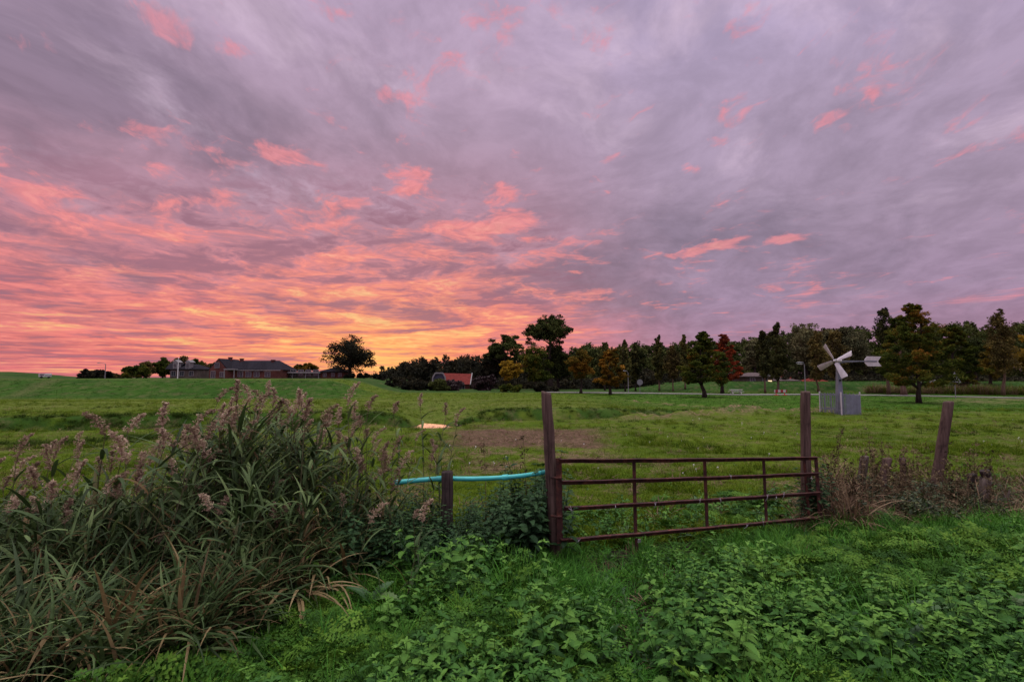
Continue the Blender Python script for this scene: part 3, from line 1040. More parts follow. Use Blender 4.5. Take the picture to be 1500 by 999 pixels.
T_('slim_poplar', 'pointed dark poplar in front of the willows, right of its twin', 'tree', 1140, 576, 473, 34, 'column', 'column', RDT, 62, seed=41, low=556, bark='bark_pale', dens=1.2)
T_('big_willow', 'rounded pale grey-green willow above the grey brick shed', 'willow', 1106, 577, 494, 38, 'round', 'willow', FAR, 92, seed=42, low=545, dens=1.4)
T_('big_willow', 'large rounded willow behind the wind pump, left of its blades', 'willow', 1184, 577, 470, 62, 'round', 'willow', FAR, 90, seed=43, low=550, dens=1.5, K_=28)
T_('big_willow', 'large rounded willow behind the wind pump, above its tail vane', 'willow', 1244, 577, 472, 66, 'round', 'willow', FAR, 92, seed=44, low=550, dens=1.5, K_=28)
T_('big_willow', 'brownish willow filling the gap between the two largest willows', 'willow', 1214, 577, 476, 44, 'round', 'brownish', FAR, 95, seed=45, low=550, dens=1.4)
T_('slim_poplar', 'brownish poplar directly behind the upper left blade of the wind pump', 'tree', 1199, 576, 484, 30, 'column', 'brownish', RDT, 62, seed=46, low=554, bark='bark_pale', dens=1.2)
T_('slim_poplar', 'brownish poplar directly behind the hub of the wind pump', 'tree', 1229, 576, 482, 36, 'column', 'brownish', RDT, 64, seed=47, low=552, bark='bark_pale', dens=1.2)
T_('slim_poplar', 'tall thin-topped tree with a bare pale trunk left of the dark-stemmed oak', 'tree', 1302, 578, 446, 44, 'column', 'column', RDT, 55, seed=48, low=545, bark='bark_pale', dens=1.1)
T_('broad_oak', 'broad dark-stemmed oak in the grass, green with orange tips', 'tree', 1346, 590, 445, 110, 'layer', 'oak', RDT, 36.4, seed=49, low=566, dens=1.15, K_=60, trunk_r=0.15)
T_('broad_oak', 'paler-trunked oak close behind the dark-stemmed oak', 'tree', 1324, 579, 462, 78, 'layer', 'oak', RDT, 52, seed=50, low=548, bark='bark_pale', dens=1.2)
T_('broad_oak', 'gold-tipped tree right of the dark-stemmed oak behind the triangular sign', 'tree', 1402, 579, 474, 76, 'layer', 'oak', RDT, 57, seed=51, low=564, dens=1.4, K_=40)
T_('slim_poplar', 'thin-topped tree with a bare pale trunk at the right end of the row', 'tree', 1470, 580, 451, 46, 'column', 'brownish', RDT, 52, seed=52, low=546, bark='bark_pale', dens=1.1)
T_('turning_tree', 'yellow-orange tree cut by the right edge of the view', 'tree', 1508, 580, 484, 50, 'round', 'yellow', RDT, 62, seed=53, low=562, dens=1.2)
T_('turning_tree', 'yellow-orange low tree between the oak and the thin-topped tree', 'tree', 1452, 580, 500, 34, 'round', 'yellow', RDT, 66, seed=54, low=556, dens=0.9)
T_('round_tree', 'dense dark green tree above the straw verge', 'tree', 1432, 577, 492, 50, 'round', 'dark', FAR, 78, seed=55, low=565, dens=1.5)


# the far wood reads as one mass
def wood(name, label, prof, depth, kind, z0, seed, step=7.0, rows=3, dens=1.0):
    rng = np.random.RandomState(seed)
    P, T = [], []
    px0, px1 = prof[0][0], prof[-1][0]
    xs, ys = zip(*prof)
    for r_ in range(rows):
        d = depth + r_ * 9
        for px in np.arange(px0, px1, step):
            p = px + rng.normal(0, step * 0.4)
            ytop = np.interp(p, xs, ys) + rng.normal(0.5, 2.4) + (rows - 1 - r_) * 3.0
            c = at(p, ytop, d)
            Hh = c[2] - z0
            n_l = 5
            for k in range(n_l):
                cz = z0 + Hh * (0.94 - 0.205 * k)
                rr_ = (0.95 if k == 0 else 1.35) * step / F * d * (0.85 + 0.5 * rng.rand())
                cc = np.array([c[0] + rng.normal(0, 0.4 * rr_), d + rng.normal(0, 2), cz - rr_ * 0.55])
                tone = rng.normal(0, 0.13)
                for m_ in range(6):
                    mc = cc + unit(rng, 1)[0] * rr_ * 0.7
                    n = int(22 * dens)
                    P.append(mc + unit(rng, n) * (rng.rand(n, 1) ** 0.5) * rr_ * 0.5)
                    T.append(np.clip(0.48 + tone + rng.normal(0, 0.08) + rng.normal(0, 0.08, n), 0, 1))
    P, T = np.concatenate(P), np.concatenate(T)
    P[:, 2] = np.maximum(P[:, 2], z0 - 0.2)
    g = G()
    g.quads(leaf_quads(rng, P, 0.0020 * depth, 1.4), T)
    o = g.build(name, K[kind])
    return tag(o, label, 'wood', kind='stuff')


wood('woods', 'dark wood closing the view behind the red-roofed house',
     [(548, 552), (565, 541), (585, 533), (610, 526), (650, 524), (690, 522), (730, 526), (790, 520), (850, 512), (872, 506)], 128, 'black', 0.0, 3)
wood('woods', 'dark wood closing the view behind the planted trees',
     [(848, 506), (880, 506), (930, 503), (960, 502), (1000, 502), (1050, 499), (1085, 496), (1110, 492), (1150, 484), (1200, 482), (1270, 478), (1300, 480), (1360, 476),
      (1390, 473), (1420, 470), (1440, 474), (1475, 478), (1500, 465), (1560, 462), (1620, 468)], 104, 'dark', 0.8, 4, dens=1.1)
wood('woods', 'low dark undergrowth along the foot of the wood behind the path',
     [(560, 561), (640, 563), (720, 556), (760, 560), (830, 560), (880, 552), (940, 545), (1010, 548), (1090, 549), (1160, 548), (1290, 548), (1400, 552), (1600, 552)], 84, 'black', 0.3, 6, rows=2)


# ---------------------------------------------------------------- houses
def house(name, label, cat, x0, x1, depth, z0, dep):
    """Empty at the foot of a house whose front spans photo pixels x0..x1; returns root, width, local scale"""
    c = at((x0 + x1) / 2, 553, depth)
    W = (x1 - x0) / F * depth
    return empty(name, (c[0], depth, z0), label, cat), W


def hip_roof(g, x0, x1, y0, y1, z, h, hip0=0.0, hip1=0.0, over=0.25):
    x0 -= over; x1 += over; y0 -= over; y1 += over
    ym = (y0 + y1) / 2
    v = [(x0, y0, z), (x1, y0, z), (x1, y1, z), (x0, y1, z), (x0 + hip0, ym, z + h), (x1 - hip1, ym, z + h),
         (x0, y0, z - 0.12), (x1, y0, z - 0.12), (x1, y1, z - 0.12), (x0, y1, z - 0.12)]
    g.add(v, [(0, 1, 5, 4), (2, 3, 4, 5), (1, 2, 5), (3, 0, 4), (0, 6, 7, 1), (1, 7, 8, 2), (2, 8, 9, 3), (3, 9, 6, 0), (9, 8, 7, 6)])


def window(parent, c, w, h, rz=0.0, frame='house_white'):
    f = G()
    t = 0.09
    f.box((0, 0, h / 2 - t / 2), (w, 0.10, t)); f.box((0, 0, -h / 2 + t / 2), (w, 0.10, t))
    f.box((-w / 2 + t / 2, 0, 0), (t, 0.10, h - 2 * t)); f.box((w / 2 - t / 2, 0, 0), (t, 0.10, h - 2 * t))
    f.box((0, 0.004, 0), (t * 0.7, 0.08, h - 2 * t))
    wo = f.build('window', M[frame], parent, c)
    wo.rotation_euler = (0, 0, rz)
    p = G()
    p.box((0, 0.03, 0), (w - 2 * t, 0.02, h - 2 * t))
    p.build('pane', M['glass'], wo)
    return wo


def px2x(px, depth, root):
    return at(px, 553, depth)[0] - root.location.x


def py2z(py, depth, root, px=400):
    return at(px, py, depth)[2] - root.location.z


# slate-roofed house with two dormers
D_ = 120.0
h, W = house('slate_roofed_house', 'grey slate-roofed house with two white dormers behind the white pole', 'house', 240, 290, D_, 1.6, 8)
w_ = G(); w_.box((0.6, 3.5, 1.1), (W - 1.6, 7, 2.2)); w_.build('wall', M['brick_grey'], h)
r_ = G(); hip_roof(r_, -W / 2 + 1.4, W / 2 - 0.3, 0, 7, 2.2, py2z(533, D_, h) - 2.2, 2.2, 2.2)
r_.add([(-W / 2 - 0.2, 0.6, 2.2), (-W / 2 + 2.6, 0.6, 2.2), (-W / 2 + 2.6, 4, 2.2), (-W / 2 - 0.2, 4, 2.2), (-W / 2 - 0.2, 2.3, 3.6), (-W / 2 + 3.4, 2.3, 3.6)],
       [(0, 1, 5, 4), (2, 3, 4, 5), (3, 0, 4), (3, 2, 1, 0)])
r_.build('roof', M['slate'], h)
for px in (256, 274.5):
    xx = px2x(px, D_, h)
    dm = G()
    dm.box((xx, 0.6, 3.0), (1.0, 1.4, 1.5))
    dm.add([(xx - 0.7, -0.15, 3.75), (xx + 0.7, -0.15, 3.75), (xx, -0.15, 4.35), (xx - 0.7, 1.7, 3.75), (xx + 0.7, 1.7, 3.75), (xx, 1.7, 4.35)], [(0, 1, 2), (5, 4, 3), (0, 2, 5, 3), (2, 1, 4, 5), (1, 0, 3, 4)])
    d_o = dm.build('dormer', M['house_white'], h)
    window(d_o, (xx, -0.12, 3.0), 0.7, 0.95)
for xx in (-1.8, 0.2, 2.4):
    window(h, (xx, -0.03, 1.1), 1.1, 1.2)

# brick house with cross roofs
D_ = 108.0
h, W = house('brick_house', 'long red brick house with a steep gable end and hipped dark roofs', 'house', 307, 412, D_, 1.6, 9)
ze = py2z(541.5, D_, h)
zr = py2z(526.5, D_, h)
xa, xb, xc = px2x(306, D_, h), px2x(332, D_, h), px2x(410, D_, h)
w_ = G()
w_.box(((xa + xc) / 2, 4.0, ze / 2), (xc - xa, 8.0, ze))
w_.add([(xa, 0.003, ze), (xb, 0.003, ze), ((xa + xb) / 2, 0.003, zr), (xa, 0.35, ze), (xb, 0.35, ze), ((xa + xb) / 2, 0.35, zr)], [(0, 1, 2), (5, 4, 3), (0, 2, 5, 3), (2, 1, 4, 5)])
w_.build('wall', M['brick'], h)
r_ = G()
hip_roof(r_, (xa + xb) / 2 - 0.3, xc, 1.6, 8, ze + 0.02, zr - ze - 0.1, 0.2, 2.6)
xm = (xa + xb) / 2
r_.add([(xa - 0.35, 0.02, ze - 0.1), (xm, 0.02, zr + 0.22), (xb + 0.35, 0.02, ze - 0.1), (xa - 0.35, 8, ze - 0.1), (xm, 8, zr + 0.22), (xb + 0.35, 8, ze - 0.1),
        (xa - 0.2, 0.02, ze - 0.2), (xm, 0.02, zr + 0.02), (xb + 0.2, 0.02, ze - 0.2)], [(0, 1, 4, 3), (1, 2, 5, 4), (0, 6, 7, 1), (1, 7, 8, 2)])
for pa, pb in ((336, 357), (364, 386)):
    a0, a1 = px2x(pa, D_, h), px2x(pb, D_, h)
    am = (a0 + a1) / 2
    r_.add([(a0, -0.3, ze + 0.06), (a1, -0.3, ze + 0.06), (am, 1.7, zr - 0.4), (am, 4, zr - 0.4), (a1 + 0.2, 4, ze + 0.06), (a0 - 0.2, 4, ze + 0.06)], [(0, 1, 2), (1, 4, 3, 2), (0, 2, 3, 5)])
ro = r_.build('roof', M['slate'], h)
for px, pt in ((319.5, 523.2), (337, 525), (385, 527)):
    c_ = G(); cx = px2x(px, D_, h); ct = py2z(pt, D_, h)
    c_.box((cx, 4.4, ct - 0.7), (0.6, 0.6, 1.5)); c_.box((cx, 4.4, ct + 0.08), (0.75, 0.75, 0.14))
    c_.build('chimney', M['brick'], ro)
gt = G()
gt.box(((xb + xc) / 2 + 0.2, -0.36, ze - 0.12), (xc - xb, 0.14, 0.16))
gt.build('gutter', M['house_white'], h)
for px, py, ww, wh in ((317.5, 535, 1.0, 1.2), (312, 548.5, 1.0, 1.5), (325, 548.5, 0.9, 1.2), (352, 548, 1.2, 1.2), (364, 548, 1.2, 1.2), (376, 548, 1.2, 1.2), (392, 548, 1.2, 1.2)):
    window(h, (px2x(px, D_, h), -0.05, py2z(py, D_, h)), ww, wh)
pc = G()
x_ = px2x(341, D_, h)
pc.box((x_, -0.8, py2z(541, D_, h)), (2.3, 1.5, 0.25)); pc.box((x_ - 1.0, -1.4, 1.0), (0.14, 0.14, 2.1)); pc.box((x_ + 1.0, -1.4, 1.0), (0.14, 0.14, 2.1))
pc.build('porch', M['house_white'], h)

# white flat-roofed wing
D_ = 112.0
h, W = house('flat_roofed_wing', 'long white-trimmed flat-roofed building joining the brick house and pyramid roof', 'building', 388, 470, D_, 1.6, 6)
zt = py2z(545.0, D_, h)
w_ = G(); w_.box((0, 3.2, (zt - 0.3) / 2), (W - 0.4, 6, zt - 0.3)); w_.build('wall', M['brick_grey'], h)
f_ = G(); f_.box((0, 3.0, zt - 0.10), (W, 7.2, 0.34)); f_.build('roof', M['house_white'], h)
for k in range(7):
    window(h, (-W / 2 + 1.2 + k * (W - 2.4) / 6, 0.16, 1.25), 1.25, 1.35)
for k in range(5):
    c_ = G(); c_.box((-W / 2 + 0.4 + k * (W - 0.8) / 4, -0.3, (zt - 0.3) / 2), (0.13, 0.13, zt - 0.31)); c_.build('post', M['house_white'], h)

# pyramid-roofed pavilion
D_ = 112.0
h, W = house('pyramid_roofed_house', 'low house under a dark pyramid roof left of the big round-crowned tree', 'house', 466, 506, D_, 1.6, 6)
w_ = G(); w_.box((0, 3, 0.75), (W - 0.8, 5.6, 1.5)); w_.build('wall', M['brick'], h)
r_ = G(); hip_roof(r_, -W / 2 + 0.3, W / 2 - 0.3, 0, 6, 1.5, py2z(536.8, D_, h) - 1.5, W / 2 - 0.1, W / 2 - 0.1, 0.3); r_.build('roof', M['slate'], h)
for k in (-1.6, 0.2, 1.7):
    window(h, (k, 0.15, 0.8), 0.8, 0.9)

# red-roofed farmhouse with white-trimmed clipped gable
D_ = 80.0
h, W = house('red_roofed_house', 'red-roofed house with a white-trimmed clipped gable among dark bushes', 'house', 634, 690, D_, 0.0, 8)
xa, xb, xc = px2x(634, D_, h), px2x(654, D_, h), px2x(689, D_, h)
ze, zt = py2z(562, D_, h), py2z(546.5, D_, h)
w_ = G()
w_.box(((xa + xc) / 2 , 3, ze / 2), (xc - xa - 0.3, 6, ze))
w_.build('wall', M['brick'], h)
gb = G()
xs_ = [(xa, ze - 0.2), (xa + 0.10, py2z(553, D_, h)), (px2x(638.5, D_, h), zt), (px2x(649.5, D_, h), zt), (xb - 0.1, py2z(553, D_, h)), (xb, ze - 0.2)]
gb.add([(x_, -0.6, z_) for x_, z_ in xs_] + [(x_, 0.2, z_) for x_, z_ in xs_], [(0, 5, 4, 3, 2, 1), (6, 7, 8, 9, 10, 11)] + [(i, i + 1, i + 7, i + 6) for i in range(5)])
gb.build('gable', M['dark_paint'], h)
tr = G()
for (a0, b0_), (a1, b1_) in zip(xs_[:-1], xs_[1:]):
    tr.beam((a0, -0.68, b0_), (a1, -0.68, b1_), 0.16, 0.20, up=(0, 0.02, 1) if abs(a1 - a0) > 0.3 else (1, 0, 0.02))
tr.build('gable_trim', M['house_white'], h)
r_ = G()
r_.add([(xa + 1.2, 0.0, zt + 0.02), (xc, 0.0 + 2.8, zt - 0.1), (xc, -0.5, ze - 0.1), (xa + 1.6, -0.5, ze - 0.1), (xa + 1.0, 6.4, ze - 0.1), (xc, 6.4, ze - 0.1), (xa + 1.2, 2.8, zt + 0.02)],
       [(3, 2, 1, 6), (4, 6, 1, 5), (3, 6, 4), (2, 5, 1)])
r_.build('roof', M['red_tile'], h)
tr2 = G(); tr2.beam((xc + 0.05, -0.55, ze - 0.15), (xc + 0.05, 2.8, zt - 0.02), 0.14, 0.22); tr2.build('roof_edge', M['house_white'], h)
for px in (668, 677):
    window(h, (px2x(px, D_, h), -0.05, py2z(567, D_, h)), 0.9, 1.1)

# right hand sheds behind the bank
def shed(label, x0, x1, ytop, yeave, D_, wall, roof, z0=0.9, asym=0.5, lamp=False, name='low_house'):
    h, W = house(name, label, 'shed', x0, x1, D_, z0, 5)
    ze, zt = py2z(yeave, D_, h), py2z(ytop, D_, h)
    w_ = G(); w_.box((0, 2.5, ze / 2), (W - 0.3, 5, ze)); w_.build('wall', M[wall], h)
    r_ = G(); hip_roof(r_, -W / 2 + 0.1, W / 2 - 0.1, 0, 5, ze, zt - ze, W * asym * 0.8, W * (1 - asym) * 0.8, 0.25); r_.build('roof', M[roof], h)
    for k in (-0.26, 0.18):
        window(h, (W * k, -0.03, ze * 0.55), 0.8, min(0.9, ze * 0.6))
    if lamp:
        l_ = G(); l_.box((W * 0.34, -0.10, ze * 0.35), (0.5, 0.12, 0.16)); l_.build('lamp', M['lit'], h)
    return h


shed('grey brick shed with a pale lit lamp behind the bank, below the willow', 1092, 1134, 545.5, 551, 76, 'brick_grey', 'brown_roof', lamp=True)
shed('low dark brown-roofed shed right of the grey brick shed', 1126, 1172, 552.5, 557.5, 80, 'brick_grey', 'brown_roof')
shed('small red-roofed shed peeping above the brown roof', 1147, 1166, 549.5, 556, 84, 'brick', 'red_tile')
shed('low red-roofed shed behind the wind pump', 1186, 1222, 554, 561, 78, 'brick', 'red_tile')


# ---------------------------------------------------------------- posts, gate, pipe
def post(name, label, pb, pt, r0, r1, mat='wood', group=None, seed=0, slant=0.15, jag=0.0, seg=14, cat='post'):
    rng = np.random.RandomState(seed + 70)
    pb, pt = np.array(pb, float), np.array(pt, float)
    d = (pt - pb)
    L = np.linalg.norm(d)
    n = 12
    base = pb.copy()
    ks = np.concatenate([np.linspace(-0.3 / L, 0.985, 12), [1.0]])
    g = G()
    V = []
    wav = rng.normal(0, 0.05, (n,))
    wav = wav + 0.06 * np.sin(np.arange(n) * 2.1)
    for i, k in enumerate(ks):
        r = r0 + (r1 - r0) * k
        if i == len(ks) - 1:
            r *= 0.90
        th = np.arange(n) / n * 2 * math.pi + 0.12 * i * 0.2
        rr_ = r * (1 + wav + rng.normal(0, 0.012, n))
        ring = np.stack([np.cos(th) * rr_, np.sin(th) * rr_, np.zeros(n)], 1)
        c = d * k + np.array([rng.normal(0, 0.0025), rng.normal(0, 0.0025), 0])
        P = c + ring
        if i >= len(ks) - 2:
            P[:, 2] += slant * ring[:, 0] + (rng.normal(0, jag, n) if jag else 0)
        V.append(P)
    fs = []
    for i in range(len(ks) - 1):
        for k in range(n):
            fs.append((i * n + k, i * n + (k + 1) % n, (i + 1) * n + (k + 1) % n, (i + 1) * n + k))
    V = np.concatenate(V)
    top = V[-n:].mean(0) - np.array([0, 0, 0.012 + jag])
    V = np.concatenate([V, top[None]])
    b0 = (len(ks) - 1) * n
    for k in range(n):
        fs.append((b0 + k, b0 + (k + 1) % n, len(V) - 1))
    g.add(V, fs)
    me = g.mesh(name)
    for p in me.polygons:
        p.use_smooth = len(p.vertices) == 4
    o = link(name, me, M[mat], None, base)
    return tag(o, label, cat, group)


GP = 'wooden posts along the field boundary'
lb = at(816, 815, 5.06); lb[2] = H(lb[0], lb[1])
lt = at(800, 574, 5.06)
post('gate_post', 'tall wooden gate post leaning left at the hinge end of the rusty gate', lb, lt, 0.062, 0.050, 'wood', GP, 1, -0.25)
rb = at(1181, 760, 6.42); rb[2] = H(rb[0], rb[1])
rt_ = at(1180, 573, 6.42)
post('gate_post', 'upright wooden gate post behind the free end of the rusty gate', rb, rt_, 0.060, 0.052, 'wood', GP, 2, 0.02)
b3 = at(1366, 738, 7.5); b3[2] = H(b3[0], b3[1])
post('fence_post', 'tall wooden post leaning right above the dead weeds', b3, at(1389, 588, 7.45), 0.074, 0.060, 'wood', GP, 3, 0.1)
sb = at(655, 812, 5.30); sb[2] = H(sb[0], sb[1])
post('fence_post', 'short dark wooden post holding up the turquoise pipe beside the reeds', sb, at(655, 690, 5.30), 0.062, 0.056, 'wood_dark', GP, 4, 0.05)
for k, (lab, xb, yb, xt, yt, d, r, mt, jag) in enumerate([
        ('short pale stump leaning right, nearest the rusty gate', 1256, 732, 1267, 668, 7.3, 0.056, 'wood_grey', 0.0),
        ('short stump leaning right, second from the rusty gate', 1282, 735, 1300, 671, 7.2, 0.058, 'wood', 0.0),
        ('thin upright broken stake between the short stumps and the leaning post', 1324, 736, 1322, 670, 7.3, 0.036, 'wood', 0.03),
        ('dark thick split stump right of the leaning post', 1438, 745, 1444, 700, 7.1, 0.066, 'wood_grey', 0.02),
        ('low rounded stump half sunk in bramble between leaning post and split stump', 1424, 735, 1424, 694, 7.4, 0.060, 'wood_dark', 0.01)]):
    pb = at(xb, yb, d); pb[2] = H(pb[0], pb[1])
    post('stump', lab, pb, at(xt, yt, d), r, r * 0.92, mt, 'rotten stumps in the weeds', 10 + k, 0.1, jag)
# head of the split stump and the last splintered stub
o = [x for x in COL.objects if x.get('label', '').startswith('dark thick split')][0]
g = G()
pt0 = at(1444, 697, 7.1) - np.array(o.location)
g.tube([pt0 + [0, 0, -0.02], pt0 + [0.0, 0, 0.03], pt0 + [-0.015, 0, 0.075]], [0.045, 0.062, 0.056], 9)
g.build('stump_head', M['wood_dark'], o)
sb = at(1470, 742, 7.0); sb[2] = H(sb[0], sb[1])
g = G()
rg = np.random.RandomState(4)
for dx, hh, ww in ((-0.09, 0.20, 0.03), (-0.03, 0.16, 0.035), (0.03, 0.24, 0.03), (0.075, 0.30, 0.022)):
    g.tube([(dx * 0.8, 0, -0.1), (dx * 0.9, 0.01, hh * 0.6), (dx * 1.15 + rg.normal(0, 0.01), 0, hh)], [ww, ww * 0.9, ww * 0.25], 6)
tag(g.build('stump', M['wood_grey'], None, sb), 'splintered forked stub at the right end of the weeds', 'post', 'rotten stumps in the weeds')

# rusty gate, sagging to the right
DL, DR = 4.95, 6.22
gl0, gl1 = at(819, 794, DL), at(818, 674, DL)
gr0, gr1 = at(1202, 760, DR), at(1196, 671, DR)
groot = at(819, 794, DL)
gate = empty('rusty_gate', groot, 'rusty iron field gate with four rails hung between two wooden posts', 'gate')


def gp(px, py):
    """point in the plane of the gate seen at that photo pixel"""
    nrm = np.cross(gr1 - gl1, gl0 - gl1)
    d = pdir(px, py)
    o_ = np.array([0, 0, EYE])
    return o_ + d * (np.dot(gl1 - o_, nrm) / np.dot(d, nrm)) - groot


nrm_g = np.cross(gr1 - gl1, np.array([0, 0, 1.0]))
nrm_g /= np.linalg.norm(nrm_g)
if nrm_g[1] > 0:
    nrm_g = -nrm_g
rails = [((819, 675), (1197, 671)), ((822, 707), (1199, 694)), ((826, 745), (1201, 722)), ((820, 792), (1203, 758))]
for i, (a, c2) in enumerate(rails):
    g = G()
    p, q = gp(*a), gp(*c2)
    n_ = 16
    pts = [p + (q - p) * k / n_ + np.array([0, 0, -0.006 * math.sin(math.pi * k / n_) + 0.002 * math.sin(k * 1.9 + i)]) for k in range(n_ + 1)]
    for k in range(n_):
        up = np.array([0, 0, 1.0])
        g.beam(pts[k], pts[k + 1] + (pts[k + 1] - pts[k]) * 0.01, 0.006, 0.043, up)                    # upright leg of the angle iron
        g.beam(pts[k] + nrm_g * 0.024 + up * 0.018, pts[k + 1] + nrm_g * 0.024 + up * 0.018 + (pts[k + 1] - pts[k]) * 0.01, 0.042, 0.006, up)
    g.build('rail', M['rust'], gate)
for (t, bm_, w) in [((819, 671), (821, 796), 0.060), ((929.5, 676), (932, 786), 0.036), ((1033, 675), (1037, 776), 0.038), ((1119.5, 674), (1124, 768), 0.036), ((1180, 673), (1187, 760), 0.022), ((1196, 669), (1203, 764), 0.050)]:
    g = G()
    p, q = gp(*bm_), gp(*t)
    off = nrm_g * -0.010
    g.beam(p + off, q + off, w, 0.010, nrm_g)
    g.beam(p + off - nrm_g * 0.018, q + off - nrm_g * 0.018, 0.006, 0.028, nrm_g, off=(w / 2 - 0.003, 0))
    g.build('upright', M['rust'], gate)
g = G()
p, q = gp(934, 822), gp(932, 788)
g.beam(p + [0, 0, -0.08], q, 0.030, 0.012, nrm_g)
g.build('foot', M['rust'], gate)
g = G()
g.box(gp(935, 792), (0.05, 0.02, 0.03)); g.build('bracket', M['wire'], gate)
rg = np.random.RandomState(8)
for (px, py) in [(833, 745), (897, 741), (955, 738), (1020, 732), (1050, 731), (1118, 727), (1131, 728), (1065, 697), (1088, 769), (1112, 763), (843, 790), (1183, 700), (1142, 724)]:
    g = G()
    c = gp(px, py) + nrm_g * 0.05
    a1, a2 = rg.uniform(0.7, 1.9), rg.uniform(1.2, 2.6)
    L1 = rg.uniform(0.02, 0.045)
    v1 = np.array([math.cos(a1), 0, math.sin(a1)]) * L1
    v2 = np.array([math.cos(a2), 0, math.sin(a2)]) * L1 * 0.7
    g.tube([c - v1, c + nrm_g * 0.008, c + v1], 0.0026, 5)
    g.tube([c + v1 * 0.2 - v2, c + nrm_g * 0.01, c + v2], 0.0022, 5)
    g.build('wire_twist', M['wire'], gate)
g = G()
hp = gp(819, 700)
for zz in (0.0, -0.36):
    g.tube([hp + [-0.075, 0.03, zz], hp + [-0.02, 0.0, zz], hp + [0.02, 0, zz]], 0.011, 7)
g.build('hinge', M['rust'], gate)

g = G()
pp = [(578, 707, 5.39), (600, 704.5, 5.38), (645, 700.5, 5.40), (690, 701.5, 5.38), (730, 700, 5.30), (765, 697, 5.22), (790, 693, 5.14), (804, 690.5, 5.08)]
P = np.array([at(*k) for k in pp])
tt = np.linspace(0, len(P) - 1, 40)
P = np.stack([np.interp(tt, np.arange(len(P)), P[:, j]) for j in range(3)], 1)
for _ in range(4):
    P[1:-1] = (P[:-2] + 2 * P[1:-1] + P[2:]) / 4
c0 = P.mean(0)
g.tube(P - c0, np.linspace(0.027, 0.021, 40), 12)
pipe = g.build('plastic_pipe', M['pipe'], None, c0, smooth=True)
tag(pipe, 'turquoise plastic pipe spanning from the reeds to the left gate post', 'pipe')
g = G()
g.tube([P[-5] - c0, P[-1] - c0 + (P[-1] - P[-2]) * 0.5], [0.0245, 0.0235], 12)
g.build('pipe_sleeve', plain('dark_teal_plastic', (0.02, 0.20, 0.19), 0.5), pipe)
g = G()
for k in (0.3, 0.62):
    pk = P[int(k * 39)] - c0
    dk = P[int(k * 39) + 1] - P[int(k * 39)]
    dk /= np.linalg.norm(dk)
    g.tube([pk - dk * 0.03, pk + dk * 0.03], [0.029, 0.029], 12)
g.build('pipe_collar', M['pipe'], pipe)

# ---------------------------------------------------------------- wind pump in its pen
WD = 25.6
wb = at(1230.5, 604, WD); wb[2] = H(wb[0], wb[1])
wp = empty('wind_pump', wb, 'small grey metal wind pump with four pale blades and an arrow-shaped tail vane', 'windmill')
hub = at(1227.5, 528.5, WD) - wb
g = G()
r_b, r_t = 0.155, 0.060
n4 = 4
rings = []
for zz in np.linspace(-0.1, hub[2] - 0.08, 8):
    k = zz / hub[2]
    r = r_b + (r_t - r_b) * k
    cx = hub[0] * k
    rings.append([(cx + r * sx, r * sy, zz) for sx, sy in ((-1, -1), (1, -1), (1, 1), (-1, 1))])
V = np.array(rings).reshape(-1, 3)
fs = []
for i in range(len(rings) - 1):
    for k in range(4):
        fs.append((i * 4 + k, i * 4 + (k + 1) % 4, i * 4 + 4 + (k + 1) % 4, i * 4 + 4 + k))
fs += [(3, 2, 1, 0), tuple(len(V) - 4 + k for k in range(4))]
g.add(V, fs)
tower = g.build('tower', M['galv'], wp)
g = G()
z_ = at(1228, 557, WD)[2] - wb[2]
g.tube([(hub[0] * 0.6, -0.14, z_), (hub[0] * 0.6, -0.08, z_)], [0.055, 0.055], 10)
g.build('hatch', M['tyre'], tower)
g = G()
g.box((0.0, -0.165, 0.45), (0.26, 0.012, 0.30)); g.build('plate', M['grey_metal'], tower)
yaw = R(-70)      # rotor axis turned to the viewer's left; tail points right and back
fx = np.array([math.sin(yaw), -math.cos(yaw), 0.0])      # towards the wind
sd = np.array([math.cos(yaw), math.sin(yaw), 0.0])
if sd[0] < 0:
    sd = -sd
up = np.array([0, 0, 1.0])
g = G()
hc = hub + fx * 0.22
g.tube([hub - fx * 0.18, hub + fx * 0.05, hc + fx * 0.06], [0.085, 0.085, 0.06], 12)
g.tube([hc + fx * 0.061, hc + fx * 0.10], [0.05, 0.03], 10)
g.build('hub', M['blade'], wp, smooth=False)
